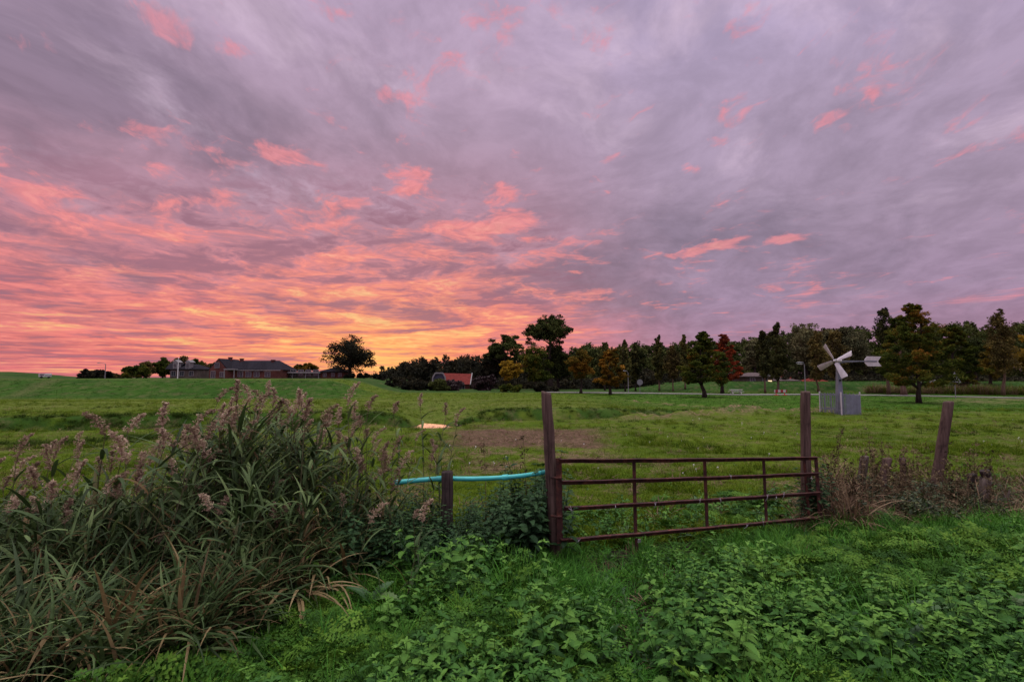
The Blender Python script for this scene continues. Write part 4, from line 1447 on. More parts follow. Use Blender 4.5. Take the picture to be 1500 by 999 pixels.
for deg_ in (21, 124, 202, 301):
    a = R(deg_)
    rad = sd * math.cos(a) + up * math.sin(a)
    tan_ = -sd * math.sin(a) + up * math.cos(a)
    g = G()
    rows_ = []
    for t, wdt in ((0.13, 0.17), (0.35, 0.215), (0.65, 0.27), (0.90, 0.31), (0.96, 0.285)):
        tw = -R(36 - 12 * t)
        ch_ = tan_ * math.cos(tw) + fx * math.sin(tw)
        th_ = np.cross(rad, ch_)
        c = hc + rad * t * 1.0
        row = []
        for u_ in np.linspace(-0.5, 0.5, 6):
            cam_ = 0.018 * (1 - (2 * u_) ** 2)
            row.append((c + ch_ * wdt * u_ + th_ * (cam_ + 0.004), c + ch_ * wdt * u_ + th_ * (cam_ - 0.004)))
        rows_.append(row)
    V = np.array([[r_[s_] for r_ in row for s_ in (0, 1)] for row in rows_]).reshape(-1, 3)
    fs = []
    m_ = 12
    for i in range(len(rows_) - 1):
        for k in range(5):
            fs.append((i * m_ + 2 * k, i * m_ + 2 * k + 2, (i + 1) * m_ + 2 * k + 2, (i + 1) * m_ + 2 * k))
            fs.append((i * m_ + 2 * k + 1, (i + 1) * m_ + 2 * k + 1, (i + 1) * m_ + 2 * k + 3, i * m_ + 2 * k + 3))
        fs.append((i * m_, (i + 1) * m_, (i + 1) * m_ + 1, i * m_ + 1))
        fs.append((i * m_ + 10, i * m_ + 11, (i + 1) * m_ + 11, (i + 1) * m_ + 10))
    e = (len(rows_) - 1) * m_
    for k in range(5):
        fs.append((e + 2 * k, e + 2 * k + 2, e + 2 * k + 3, e + 2 * k + 1))
    g.add(V, fs)
    bo = g.build('blade', M['blade'], wp)
    g = G()
    g.tube([hc, hc + rad * 0.52], [0.022, 0.014], 6)
    g.build('blade_arm', M['grey_metal'], bo)
tl = sd * 1.0
tdir = np.array([math.cos(R(20)), math.sin(R(20)), 0.0])
kk_ = (1289.5 - 750) / (F * math.cos(TILT))
vlen = (kk_ * (hub[1] + wb[1]) - hub[0] - wb[0]) / (tdir[0] - kk_ * tdir[1])
g = G()
g.beam(hub - tdir * 0.1, hub + tdir * (vlen - 0.35), 0.045, 0.05)
g.beam(hub + tdir * 0.1 + up * -0.09, hub + tdir * (vlen - 1.2), 0.03, 0.03)
g.build('tail_boom', M['galv'], wp)
g = G()
v0 = vlen - 1.24
hh = 0.255
side_ = np.cross(tdir, up) * 0.008
prof = [(v0, -0.10), (v0 + 0.22, -hh), (vlen, -hh), (vlen - 0.27, 0.0), (vlen, hh), (v0 + 0.22, hh), (v0, 0.10)]
A_ = [hub + tdir * u_ + up * w_ + side_ for u_, w_ in prof]
B_ = [hub + tdir * u_ + up * w_ - side_ for u_, w_ in prof]
g.add(A_ + B_, [(0, 1, 2, 3), (0, 3, 6), (6, 3, 4, 5), (7, 10, 9, 8), (7, 13, 10), (13, 12, 11, 10)] + [(i, (i + 1) % 7, 7 + (i + 1) % 7, 7 + i) for i in range(7)])
vo = g.build('tail_vane', M['blade'], wp)
g = G()
for zz in (0.03, -0.03):
    g.beam(hub + tdir * (v0 + 0.14) + up * zz + side_ * 1.6, hub + tdir * (vlen - 0.33) + up * zz + side_ * 1.6, 0.006, 0.02)
g.build('vane_rib', M['grey_metal'], vo)

# pen of upright steel pales
c_l, c_f, c_r = at(1201.5, 598, 26.6), at(1233, 605, 25.0), at(1260.5, 603.5, 25.4)
c_b = c_l + c_r - c_f
for c_ in (c_l, c_f, c_r, c_b):
    c_[2] = H(c_[0], c_[1])
pen = empty('steel_pen', c_f, 'grey steel pale fence with one solid sheet panel round the foot of the wind pump', 'fence')
PH = 1.0


def pen_side(a, c2, n, sheet=False, skip0=False):
    a, c2 = a - c_f, c2 - c_f
    d = (c2 - a)
    L = np.linalg.norm(d[:2])
    rz = math.atan2(d[1], d[0])
    g = G()
    for zz in (0.22, PH - 0.06):
        g.beam(a + [0, 0, zz], c2 + [0, 0, zz], 0.03, 0.045)
    g.build('rail', M['galv'], pen)
    if sheet:
        g = G()
        nn = 44
        nrm = np.array([d[1], -d[0], 0]) / L
        V = []
        for i in range(nn + 1):
            p = a + d * (0.22 + 0.78 * i / nn) + nrm * (0.024 + 0.010 * math.sin(i * 1.9))
            V += [p + [0, 0, 0.02], p + [0, 0, PH + 0.01], p + nrm * 0.004 + [0, 0, 0.02], p + nrm * 0.004 + [0, 0, PH + 0.01]]
        fs = []
        for i in range(nn):
            o_ = i * 4
            fs += [(o_, o_ + 4, o_ + 5, o_ + 1), (o_ + 2, o_ + 3, o_ + 7, o_ + 6), (o_ + 1, o_ + 5, o_ + 7, o_ + 3)]
        g.add(V, fs)
        g.build('sheet_panel', M['galv'], pen)
        n = 3
    nrm = np.array([d[1], -d[0], 0]) / L
    for i in range(n):
        k = (i + 0.5) / n * (0.22 if sheet else 1.0)
        g = G()
        p = a + d * k - nrm * 0.024
        p = p + nrm * (0.048 if nrm[1] < 0 else 0)
        hgt = PH + 0.02
        g.box((p[0], p[1], hgt / 2), (0.045, 0.012, hgt), rz)
        g.build('pale', M['galv'], pen)


pen_side(c_l, c_f, 11)
pen_side(c_f, c_r, 3, True)
pen_side(c_r, c_b, 6)
pen_side(c_b, c_l, 6)
for c_ in (c_l, c_f, c_r, c_b):
    g = G()
    q_ = c_ - c_f
    g.box((q_[0], q_[1], PH / 2 + 0.02), (0.05, 0.05, PH + 0.16), 0.6)
    g.build('corner_post', M['blade'], pen)


# ---------------------------------------------------------------- lamps, signs, street furniture
def pole(name, label, cat, px, ybase, ytop, depth, r=0.05, arm=0.0, mat='grey_metal', z0=None, group=None, head=True):
    b0 = at(px, ybase, depth)
    b0[2] = float(H(b0[0], b0[1])) if z0 is None else z0
    h = at(px, ytop, depth)[2] - b0[2]
    o = empty(name, b0, label, cat, group)
    g = G()
    g.tube([(0, 0, -0.1), (0, 0, h * 0.3), (0, 0, h)], [r, r * 0.85, r * 0.6], 8)
    if arm:
        g.tube([(0, 0, h - 0.1), (arm * 0.4, 0, h + 0.12), (arm, 0, h + 0.18)], [r * 0.5, r * 0.4, r * 0.35], 6)
    g.build('pole', M[mat], o)
    if head:
        g = G()
        hx = arm
        sgn = 1 if arm >= 0 else -1
        g.tube([(hx - sgn * 0.05, 0, h + 0.20), (hx + sgn * 0.3, 0, h + 0.21), (hx + sgn * 0.62, 0, h + 0.18)], [0.04, 0.075, 0.03], 8)
        g.build('lamp_head', M[mat], o, smooth=True)
        g = G()
        g.box((hx + sgn * 0.3, 0, h + 0.075), (0.4, 0.16, 0.03))
        g.build('lens', M['white'], o)
    return o, h


SL = 'street lamps'
pole('street_lamp', 'street lamp with a curved arm on the dike beside the dark rounded bush', 'street lamp', 153.5, 557, 533, 92, 0.085, -0.95, 'grey_metal', 1.6, SL)
pole('street_lamp', 'straight street lamp seen just above the upright gate post', 'street lamp', 1180, 578, 534.5, 46, 0.060, -0.12, 'grey_metal', None, SL)
pole('street_lamp', 'slim street lamp right of the golden-orange tree', 'street lamp', 920.5, 576, 546, 60, 0.055, -0.2, 'grey_metal', None, SL)
pole('street_lamp', 'street lamp with a side arm above the red and white barrier', 'street lamp', 1141.5, 577, 552, 64, 0.055, -0.95, 'grey_metal', None, SL)
o, h_ = pole('flag_pole', 'bare white pole in front of the slate-roofed house', 'pole', 260, 557, 525, 98, 0.085, 0, 'white', 1.6, None, False)
g = G(); g.tube([(0, 0, h_), (0, 0, h_ + 0.12)], [0.09, 0.05], 8); g.build('cap', M['white'], o)

o, h_ = pole('round_road_sign', 'round road sign on a thin pole beside the planted row', 'sign', 937.5, 577, 558, 58, 0.035, 0, 'grey_metal', None, None, False)
g = G(); g.tube([(0, -0.05, h_ - 0.15), (0, -0.03, h_ - 0.15)], [0.33, 0.33], 20); g.build('sign_plate', M['grey_metal'], o)
o, h_ = pole('triangle_sign', 'triangular warning sign on a thin pole in front of the straw verge', 'sign', 1400, 584, 546.5, 44, 0.032, 0, 'grey_metal', None, None, False)
g = G()
for s_, yy, nm in ((0.52, -0.050, 'a'), ):
    tri = [(-s_, yy, h_ - 0.80), (s_, yy, h_ - 0.80), (0, yy, h_ + 0.10)]
    g.add(tri + [(a, yy + 0.02, c) for a, _, c in tri], [(0, 1, 2), (5, 4, 3), (0, 3, 4, 1), (1, 4, 5, 2), (2, 5, 3, 0)])
sp = g.build('sign_plate', M['grey_metal'], o)
g = G()
g.add([(-0.36, -0.054, h_ - 0.72), (0.36, -0.054, h_ - 0.72), (0, -0.054, h_ - 0.08)], [(0, 1, 2)])
g.build('sign_face', M['white'], sp)
o, h_ = pole('marker_post', 'thin post with a small white plate beside the dark oak trunk', 'sign', 1348.5, 582, 558, 46, 0.03, 0, 'grey_metal', None, None, False)
g = G(); g.box((0, -0.05, h_ - 0.15), (0.16, 0.02, 0.34)); g.build('sign_plate', M['white'], o)

# white picnic table
d_ = 55.0
b0 = at(1078, 577, d_); b0[2] = H(b0[0], b0[1])
pt = empty('picnic_table', b0, 'white picnic table beside the path, right of the red tree', 'table')
g = G(); g.box((0, 0, 0.62), (1.55, 0.7, 0.06)); g.build('table_top', M['pale'], pt)
for s_ in (-1, 1):
    g = G(); g.box((0, s_ * 0.62, 0.38), (1.55, 0.26, 0.05)); g.build('seat', M['pale'], pt)
    g = G(); g.beam((s_ * 0.55, -0.62, 0.0), (s_ * 0.55, 0.2, 0.58), 0.06, 0.08); g.beam((s_ * 0.55 + 0.06, 0.62, 0.0), (s_ * 0.55 + 0.06, -0.2, 0.58), 0.06, 0.08)
    g.build('leg', M['pale'], pt)
pt.scale = (0.8, 0.8, 0.8)
# red and white barrier
d_ = 52.0
b0 = at(1143.5, 579, d_); b0[2] = H(b0[0], b0[1])
br = empty('road_barrier', b0, 'low red and white striped barrier standing on the path', 'barrier')


def stripe_f(b):
    co = b.node('ShaderNodeTexCoord').outputs['Object']
    x, y, z = b.sep(co)
    s_ = b.m('GREATER_THAN', b.m('FRACT', b.m('MULTIPLY', x, 1.9)), 0.5)
    return bsdf(b, b.mix(s_, (0.28, 0.02, 0.03, 1), (0.42, 0.40, 0.40, 1)), 0.5)


g = G(); g.box((0, 0, 0.44), (1.25, 0.05, 0.28)); g.build('board', pmat('red_white_stripes', stripe_f), br)
for s_ in (-1, 1):
    g = G(); g.box((s_ * 0.42, 0.045, 0.27), (0.07, 0.04, 0.54)); g.box((s_ * 0.42, 0.0, 0.03), (0.35, 0.3, 0.06)); g.build('foot', M['red_paint'], br)
# pale boulder-like block on the bank
b0 = at(1366, 565, 66); b0[2] = H(b0[0], b0[1])
g = G(); g.box((0, 0, 0.22), (0.62, 0.4, 0.5)); g.box((0, 0, 0.49), (0.70, 0.46, 0.05))
cb = g.build('cable_box', M['white'], None, b0); tag(cb, 'small white service box on the grassy bank right of the oak', 'box')
g = G(); g.box((0, -0.205, 0.22), (0.4, 0.012, 0.36)); g.build('door', M['grey_metal'], cb)
# small white trailer beyond the dike
b0 = at(66, 553, 112); b0[2] = H(b0[0], b0[1])
van = empty('white_trailer', b0, 'small white box trailer on the slope of the dike at far left', 'trailer')
g = G()
pr = [(-0.75, 0.30), (0.75, 0.30), (0.75, 0.92), (0.66, 1.02), (-0.66, 1.02), (-0.75, 0.92)]
g.add([(x_, -0.8, z_) for x_, z_ in pr] + [(x_, 0.8, z_) for x_, z_ in pr], [tuple(range(6)), tuple(range(11, 5, -1))] + [(i, i + 6, (i + 1) % 6 + 6, (i + 1) % 6) for i in range(6)])
g.build('body', M['pale'], van)
g = G(); g.box((0, -0.806, 0.75), (0.9, 0.02, 0.22)); g.build('window', M['glass'], van)
g = G(); g.beam((0.7, 0, 0.34), (1.5, 0, 0.36), 0.06, 0.06); g.build('drawbar', M['grey_metal'], van)
for s_ in (-1, 1):
    g = G(); g.tube([(0, s_ * 0.82, 0.24), (0, s_ * 0.94, 0.24)], [0.26, 0.26], 14); g.build('wheel', M['tyre'], van)


# ---------------------------------------------------------------- plants of the foreground
def scatter(name, label, cat, protos, pos, rot, scl, idx, group=None):
    """stuff: one object whose geometry nodes set small plants at the given points"""
    me = bpy.data.meshes.new(name)
    pos = np.asarray(pos, np.float32)
    me.vertices.add(len(pos))
    me.vertices.foreach_set('co', pos.ravel())
    for nm, tp, fld, arr in (('rot', 'FLOAT_VECTOR', 'vector', rot), ('scl', 'FLOAT', 'value', scl), ('idx', 'INT', 'value', idx)):
        a = me.attributes.new(nm, tp, 'POINT')
        a.data.foreach_set(fld, np.asarray(arr, np.int32 if tp == 'INT' else np.float32).ravel())
    me.update()
    o = link(name, me)
    c = bpy.data.collections.new(name + '_kinds')
    for k, (pm, mt) in enumerate(protos):
        po = bpy.data.objects.new('%s_kind_%02d' % (name, k), pm)
        if len(pm.materials) == 0:
            for m_ in (mt if isinstance(mt, (list, tuple)) else [mt]):
                pm.materials.append(m_)
        c.objects.link(po)
    ng = bpy.data.node_groups.new(name + '_scatter', 'GeometryNodeTree')
    ng.interface.new_socket('Geometry', in_out='INPUT', socket_type='NodeSocketGeometry')
    ng.interface.new_socket('Geometry', in_out='OUTPUT', socket_type='NodeSocketGeometry')
    gi, go = ng.nodes.new('NodeGroupInput'), ng.nodes.new('NodeGroupOutput')
    iop = ng.nodes.new('GeometryNodeInstanceOnPoints')
    ci = ng.nodes.new('GeometryNodeCollectionInfo')
    ci.inputs[0].default_value = c
    ci.inputs['Separate Children'].default_value = True
    ci.inputs['Reset Children'].default_value = True
    iop.inputs['Pick Instance'].default_value = True

    def na(nm, t):
        n = ng.nodes.new('GeometryNodeInputNamedAttribute')
        n.data_type = t
        n.inputs[0].default_value = nm
        return n.outputs[0]
    L = ng.links.new
    L(gi.outputs[0], iop.inputs['Points'])
    L(ci.outputs[0], iop.inputs['Instance'])
    L(na('idx', 'INT'), iop.inputs['Instance Index'])
    e2r = ng.nodes.new('FunctionNodeEulerToRotation')
    L(na('rot', 'FLOAT_VECTOR'), e2r.inputs[0])
    L(e2r.outputs[0], iop.inputs['Rotation'])
    L(na('scl', 'FLOAT'), iop.inputs['Scale'])
    L(iop.outputs[0], go.inputs[0])
    md = o.modifiers.new('scatter', 'NODES')
    md.node_group = ng
    return tag(o, label, cat, group, 'stuff')


def blade(g, base, az, L, w, el0, droop, n=7, fold=0.25, tint=0.5, twist=0.0, mi=0, tipdark=0.0):
    """a strap leaf: starts at elevation el0, bends down by droop over its length"""
    p = np.array(base, float)
    V, T = [], []
    for i in range(n + 1):
        t = i / n
        el = el0 - droop * t ** 1.4
        d = np.array([math.cos(az) * math.cos(el), math.sin(az) * math.cos(el), math.sin(el)])
        if i:
            p = p + d * (L / n)
        a2 = az + twist * t
        side = np.array([-math.sin(a2), math.cos(a2), 0])
        upv = np.cross(d, side) * -1
        ww = w * (0.55 + 0.45 * min(1, t * 5)) * (1 - t ** 2.2) * 0.5 + 0.0004
        V += [p - side * ww + upv * fold * ww, p.copy(), p + side * ww + upv * fold * ww]
        T += [tint - tipdark * t] * 3
    fs = []
    for i in range(n):
        o_ = i * 3
        fs += [(o_, o_ + 3, o_ + 4, o_ + 1), (o_ + 1, o_ + 4, o_ + 5, o_ + 2)]
    g.add(V, fs, np.array(T), mi)


def broad_leaf(g, base, az, el, L, W, tint, teeth=7, droop=0.7, fold=0.30, roll=0.0, heart=0.25):
    """toothed pointed leaf folded along its midrib"""
    n = teeth
    p = np.array(base, float)
    V = []
    for i in range(n + 1):
        t = i / n
        e = el - droop * t
        d = np.array([math.cos(az) * math.cos(e), math.sin(az) * math.cos(e), math.sin(e)])
        if i:
            p = p + d * (L / n)
        side = np.array([-math.sin(az), math.cos(az), 0.0])
        upv = np.cross(side, d)
        upv = -upv if upv[2] < 0 else upv
        side = side * math.cos(roll) + upv * math.sin(roll)
        w = W * 0.5 * (math.sin(math.pi * min(1, (t * 0.90 + 0.10)) ** 0.72) ** 0.85) if t < 1 else 0.0
        back = d * (L / n)
        tooth = 0.0 if i == n else 0.33
        V += [p - side * w + upv * fold * w + back * tooth, p - side * w * 0.78 + upv * fold * w * 0.7, p.copy(), p + side * w * 0.78 + upv * fold * w * 0.7, p + side * w + upv * fold * w + back * tooth]
    fs = []
    for i in range(n):
        o_ = i * 5
        fs += [(o_ + 1, o_ + 6, o_ + 7, o_ + 2), (o_ + 2, o_ + 7, o_ + 8, o_ + 3)]
        fs += [(o_ + 1, o_, o_ + 6), (o_ + 3, o_ + 8, o_ + 4)]
    g.add(V, fs, tint)


def nettle(seed, Ht=0.42, nodes=6, big=0.085, spread=1.0):
    rng = np.random.RandomState(seed)
    g = G()
    lean = rng.normal(0, 0.10, 2)
    st = lambda z: np.array([lean[0] * z * z / Ht, lean[1] * z * z / Ht, z])
    g.tube([st(-0.03), st(Ht * 0.5), st(Ht)], [0.0035, 0.003, 0.0015], 5, 0.35)
    a0 = rng.rand() * 3
    for k in range(nodes):
        t = (k + 1) / nodes
        z = Ht * (0.25 + 0.75 * t)
        L = big * (1.0 - 0.60 * max(0, t - 0.35) / 0.65) * (0.9 + 0.25 * rng.rand())
        for s_ in (0, math.pi):
            az = a0 + k * math.pi / 2 + s_ + rng.normal(0, 0.2)
            el = 0.25 + 0.35 * t + rng.normal(0, 0.12)
            pb = st(z)
            pe = pb + np.array([math.cos(az), math.sin(az), 0.35]) * L * 0.30
            g.tube([pb, pe], [0.0015, 0.001], 3, 0.4, False)
            broad_leaf(g, pe, az, el * 0.7, L, L * 0.62 * spread, np.clip(0.40 + 0.22 * t + rng.normal(0, 0.08), 0, 1), 7, 0.75 + rng.normal(0, 0.15), 0.3, rng.normal(0, 0.2))
    for k in range(4):
        az = a0 + k * 1.57
        broad_leaf(g, st(Ht), az, 0.75, big * 0.34, big * 0.18, 0.68, 4, 0.5)
    return g.mesh('nettle')


def feather_leaf(g, rng, base, az, L, el, droop, tint, pairs=6):
    """divided leaf of cow parsley: pinnae each set with small toothed leaflets"""
    p = np.array(base, float)
    n = 12
    pts, ds = [], []
    for i in range(n + 1):
        t = i / n
        e = el - droop * t
        d = np.array([math.cos(az) * math.cos(e), math.sin(az) * math.cos(e), math.sin(e)])
        if i:
            p = p + d * L / n
        pts.append(p.copy())
        ds.append(d)
    g.tube(pts[::3], [0.0022, 0.0018, 0.0014, 0.001, 0.0006], 3, tint * 0.8, False)
    for k in range(pairs):
        t = 0.30 + 0.66 * k / (pairs - 1)
        i = min(n, int(t * n))
        d = ds[i]
        side = np.array([-math.sin(az), math.cos(az), 0.0])
        upv = np.cross(side, d)
        if upv[2] < 0:
            upv = -upv
        pl = L * 0.46 * (1 - 0.85 * (t - 0.30) / 0.70) + 0.012
        for s_ in (-1, 1):
            dd = d * 0.55 + side * s_ * 0.85 + upv * rng.normal(0.0, 0.12)
            dd /= np.linalg.norm(dd)
            s2 = np.cross(dd, upv)
            m_ = max(2, int(pl / 0.027))
            for j in range(m_ + 1):
                q = pts[i] + dd * pl * (j + 0.6) / (m_ + 0.6) - upv * 0.10 * pl * (j / m_) ** 2
                ll = 0.034 * (1 - 0.45 * j / m_) * (0.85 + 0.3 * rng.rand())
                dirs = [(s2 * 0.8 + dd * 0.6), (-s2 * 0.8 + dd * 0.6)] if j < m_ else [dd, (s2 + dd) * 0.7, (-s2 + dd) * 0.7]
                for dv in dirs:
                    dv = dv / np.linalg.norm(dv)
                    wv = np.cross(dv, upv)
                    lift = upv * rng.normal(0.1, 0.25)
                    tip = q + (dv + lift) * ll
                    tn = np.clip(tint + rng.normal(0, 0.07), 0, 1)
                    g.add([q, q + dv * ll * 0.38 + wv * ll * 0.36, q + (dv + lift * 0.6) * ll * 0.62 + wv * ll * 0.20, tip, q + (dv + lift * 0.6) * ll * 0.62 - wv * ll * 0.20, q + dv * ll * 0.38 - wv * ll * 0.36],
                          [(0, 1, 2, 3), (0, 3, 4, 5)], tn)


def parsley(seed, n=7, L=0.26):
    rng = np.random.RandomState(seed)
    g = G()
    a0 = rng.rand() * 6
    for k in range(n):
        az = a0 + k * 2.4 + rng.normal(0, 0.2)
        pb = np.array([rng.normal(0, 0.015), rng.normal(0, 0.015), -0.02])
        feather_leaf(g, rng, pb, az, L * (0.75 + 0.45 * rng.rand()), 1.25 - 0.06 * k + rng.normal(0, 0.08), 1.15 + 0.25 * rng.rand(), np.clip(0.5 + rng.normal(0, 0.1), 0, 1), 6)
    return g.mesh('cow_parsley')


def dock(seed, n=5, L=0.24):
    rng = np.random.RandomState(seed)
    g = G()
    for k in range(n):
        az = k * 2.4 + rng.rand()
        broad_leaf(g, (0, 0, 0), az, 1.15 - 0.1 * k + rng.normal(0, 0.1), L * (0.7 + 0.5 * rng.rand()), L * 0.36, np.clip(0.5 + rng.normal(0, 0.15), 0, 1), 8, 1.0 + 0.3 * rng.rand(), 0.25, rng.normal(0, 0.3))
    return g.mesh('dock')


def tuft(seed, n=26, L=0.22, w=0.006, spread=0.05, up=1.25, droop=1.2, seg=4, lv=0.45, name='grass'):
    rng = np.random.RandomState(seed)
    g = G()
    for k in range(n):
        r_, th_ = spread * math.sqrt(rng.rand()), rng.rand() * 6.283
        az = th_ + rng.normal(0, 0.8)
        blade(g, (r_ * math.cos(th_), r_ * math.sin(th_), -0.01), az, L * (1 - lv + 2 * lv * rng.rand()), w * (0.7 + 0.6 * rng.rand()),
              up + rng.normal(0, 0.2), droop * (0.4 + 1.0 * rng.rand()), seg, 0.2, np.clip(0.5 + rng.normal(0, 0.14), 0, 1), rng.normal(0, 0.3))
    return g.mesh(name)


V_ = {}
V_['nettle'] = leaf_mat('nettle_leaf', [(0.1, (0.012, 0.040, 0.009)), (0.5, (0.042, 0.125, 0.020)), (0.9, (0.115, 0.240, 0.038))], 0.16, 0.62, 0.14, 0.6, 0.7, 0.8)
V_['nettle_dark'] = leaf_mat('old_nettle_leaf', [(0.1, (0.008, 0.022, 0.009)), (0.5, (0.026, 0.066, 0.024)), (0.9, (0.066, 0.130, 0.042))], 0.22, 0.62, 0.14, 0.35, 0.5, 0.8)
V_['parsley'] = leaf_mat('cow_parsley_leaf', [(0.1, (0.018, 0.055, 0.009)), (0.5, (0.050, 0.130, 0.016)), (0.9, (0.115, 0.215, 0.024))], 0.20, 0.6, 0.10, 0.55, 0.6, 0.8)
V_['lush'] = leaf_mat('lush_grass_blade', [(0.1, (0.016, 0.060, 0.010)), (0.5, (0.048, 0.165, 0.016)), (0.9, (0.110, 0.250, 0.026))], 0.20, 0.6, 0.12, 0.3, 0.4, 0.9)
V_['field'] = leaf_mat('pasture_blade', [(0.0, (0.022, 0.046, 0.004)), (0.35, (0.056, 0.098, 0.005)), (0.6, (0.094, 0.146, 0.008)), (0.85, (0.150, 0.182, 0.022)), (1.0, (0.210, 0.170, 0.070))], 0.25, 0.8, 0.04, 0.5, 0.8, 0.7)
V_['rank'] = leaf_mat('rank_grass_blade', [(0.0, (0.012, 0.024, 0.004)), (0.5, (0.034, 0.064, 0.009)), (0.9, (0.075, 0.110, 0.020)), (1.0, (0.16, 0.13, 0.06))], 0.2, 0.8, 0.04, 0.4, 0.5, 0.8)
V_['farlush'] = leaf_mat('far_green_blade', [(0.0, (0.012, 0.038, 0.004)), (0.5, (0.030, 0.092, 0.007)), (0.9, (0.062, 0.140, 0.014))], 0.2, 0.8, 0.04, 0.5, 0.6, 0.3)
V_['straw'] = leaf_mat('dead_grass_blade', [(0.1, (0.070, 0.042, 0.026)), (0.5, (0.170, 0.105, 0.066)), (0.9, (0.340, 0.235, 0.150))], 0.25, 0.7, 0.15, 0.4)
V_['dock'] = leaf_mat('dock_leaf', [(0.1, (0.020, 0.060, 0.018)), (0.5, (0.052, 0.125, 0.036)), (0.9, (0.125, 0.195, 0.070))], 0.25, 0.5, 0.3, 0.4)
V_['bramble'] = leaf_mat('bramble_leaf', [(0.05, (0.012, 0.020, 0.010)), (0.5, (0.040, 0.062, 0.020)), (0.8, (0.085, 0.100, 0.030)), (1.0, (0.14, 0.080, 0.040))], 0.22, 0.55, 0.3, 0.4, 0.4, 1.5)
V_['reed'] = leaf_mat('reed_leaf', [(0.0, (0.150, 0.095, 0.040)), (0.10, (0.095, 0.080, 0.026)), (0.2, (0.016, 0.030, 0.008)), (0.5, (0.050, 0.088, 0.026)), (0.9, (0.165, 0.225, 0.080))], 0.22, 0.6, 0.2, 0.25)
V_['dryreed'] = leaf_mat('dry_reed_leaf', [(0.1, (0.050, 0.033, 0.015)), (0.5, (0.145, 0.098, 0.042)), (0.9, (0.330, 0.240, 0.120))], 0.25, 0.65, 0.2, 0.4)
V_['stem'] = leaf_mat('reed_stem', [(0.1, (0.045, 0.045, 0.022)), (0.5, (0.090, 0.085, 0.040)), (0.9, (0.19, 0.14, 0.08))], 0.0, 0.6, 0.25, 0.3)
V_['plume'] = leaf_mat('reed_plume', [(0.1, (0.160, 0.108, 0.072)), (0.5, (0.390, 0.285, 0.200)), (0.9, (0.620, 0.490, 0.370))], 0.35, 0.85, 0.1, 0.4)
V_['dead'] = leaf_mat('dead_stalk', [(0.1, (0.034, 0.024, 0.013)), (0.5, (0.100, 0.072, 0.038)), (0.9, (0.22, 0.160, 0.090))], 0.1, 0.8, 0.15, 0.4)


def gz(x, y):
    return H(x, y)


def rots(rng, n, tilt=0.15):
    return np.stack([rng.normal(0, tilt, n), rng.normal(0, tilt, n), rng.rand(n) * 6.283], 1)


def fence_y(px):
    """ground line, in photo pixels, of the field boundary"""
    return np.interp(px, [-300, 400, 560, 700, 815, 900, 1000, 1200, 1350, 1500, 1800], [905, 862, 842, 822, 815, 806, 795, 772, 768, 762, 752])


def sample(rng, n, y0, y1, xlim=1.12, power=1.0):
    """points on the ground inside the view wedge, denser near"""
    t = rng.rand(n)
    y = (y0 ** (1 - power) + t * (y1 ** (1 - power) - y0 ** (1 - power))) ** (1 / (1 - power)) if power != 1 else y0 * (y1 / y0) ** t
    x = (rng.rand(n) * 2 - 1) * (xlim * y + 0.3)
    return x, y


rng = np.random.RandomState(99)

# --- short pasture
pas = [(tuft(200 + k, 16, 0.060, 0.0050, 0.075, 1.0, 0.9, 2, 0.5), V_['field']) for k in range(6)]
pas += [(tuft(210 + k, 26, 0.11, 0.006, 0.07, 1.1, 1.1, 3, 0.5), V_['field']) for k in range(3)]
x, y = sample(rng, 92000, 5.0, 30.0, 1.08, 1.75)
px, py = proj(np.stack([x, y, gz(x, y)], -1))
keep = (py < fence_y(px) - 4)
sn = vnoise(x, y, 0.9, 4) - 0.5
sy_ = py + 16 * sn
bare = band(px + 60 * sn, 655, 880, 30) * band(sy_, 628, 656, 4)
keep &= rng.rand(len(x)) > bare * 0.93
keep &= rng.rand(len(x)) > 1.1 * straw_at(x, y)
ydi = np.interp(x, DITCH[:, 0], DITCH[:, 1])
keep &= np.hypot((x - POOL_C[0]) / 1.35, (y - POOL_C[1]) / 1.9) > 1.0
keep &= rng.rand(len(x)) < 0.55 + 0.9 * (vnoise(x, y, 1.7, 3) - 0.25)
x, y = x[keep], y[keep]
big_ = vnoise(x, y, 0.8, 4)
idx = np.where((big_ > 0.60) & (rng.rand(len(x)) < 0.5), rng.randint(6, 9, len(x)), rng.randint(0, 6, len(x)))
scl = (0.7 + 0.6 * rng.rand(len(x))) * (0.85 + 0.5 * (big_ - 0.35)) * np.interp(y, [5, 14, 30], [1.0, 1.1, 1.5])
scatter('pasture_grass', 'short grazed pasture grass covering the meadow behind the gate', 'grass', pas, np.stack([x, y, gz(x, y)], 1), rots(rng, len(x), 0.15), scl, idx)

# --- ranker grass on the ditch banks
rk = [(tuft(240 + k, 30, 0.20, 0.009, 0.11, 1.15, 1.2, 4, 0.5), V_['rank']) for k in range(4)]
x, y = sample(rng, 60000, 13.0, 33.0, 1.05, 1.2)
ydi = np.interp(x, DITCH[:, 0], DITCH[:, 1])
pr_ = 0.75 * ((y > ydi - 0.3) & (y < ydi + 1.5) & (x < 10)) + 0.6 * np.exp(-(adist(x, y - 1.2, DITCH3, 2.0) / 0.5) ** 2) + 0.5 * np.exp(-(adist(x, y - 0.6, FURROW2, 2.0) / 0.3) ** 2) + 0.35 * np.exp(-(adist(x, y - 0.6, FURROW, 2.0) / 0.3) ** 2)
pr_ = pr_ * sst(0.30, 0.5, vnoise(x, y, 1.1, 3)) + 0.02 * (vnoise(x, y, 0.6, 4) > 0.58)
pr_ = pr_ * (np.hypot((x - POOL_C[0]) / 1.5, (y - POOL_C[1] + 0.3) / 2.3) > 1.0) * (1 - soil_at(x, y))
k_ = rng.rand(len(x)) < pr_
x, y = x[k_], y[k_]
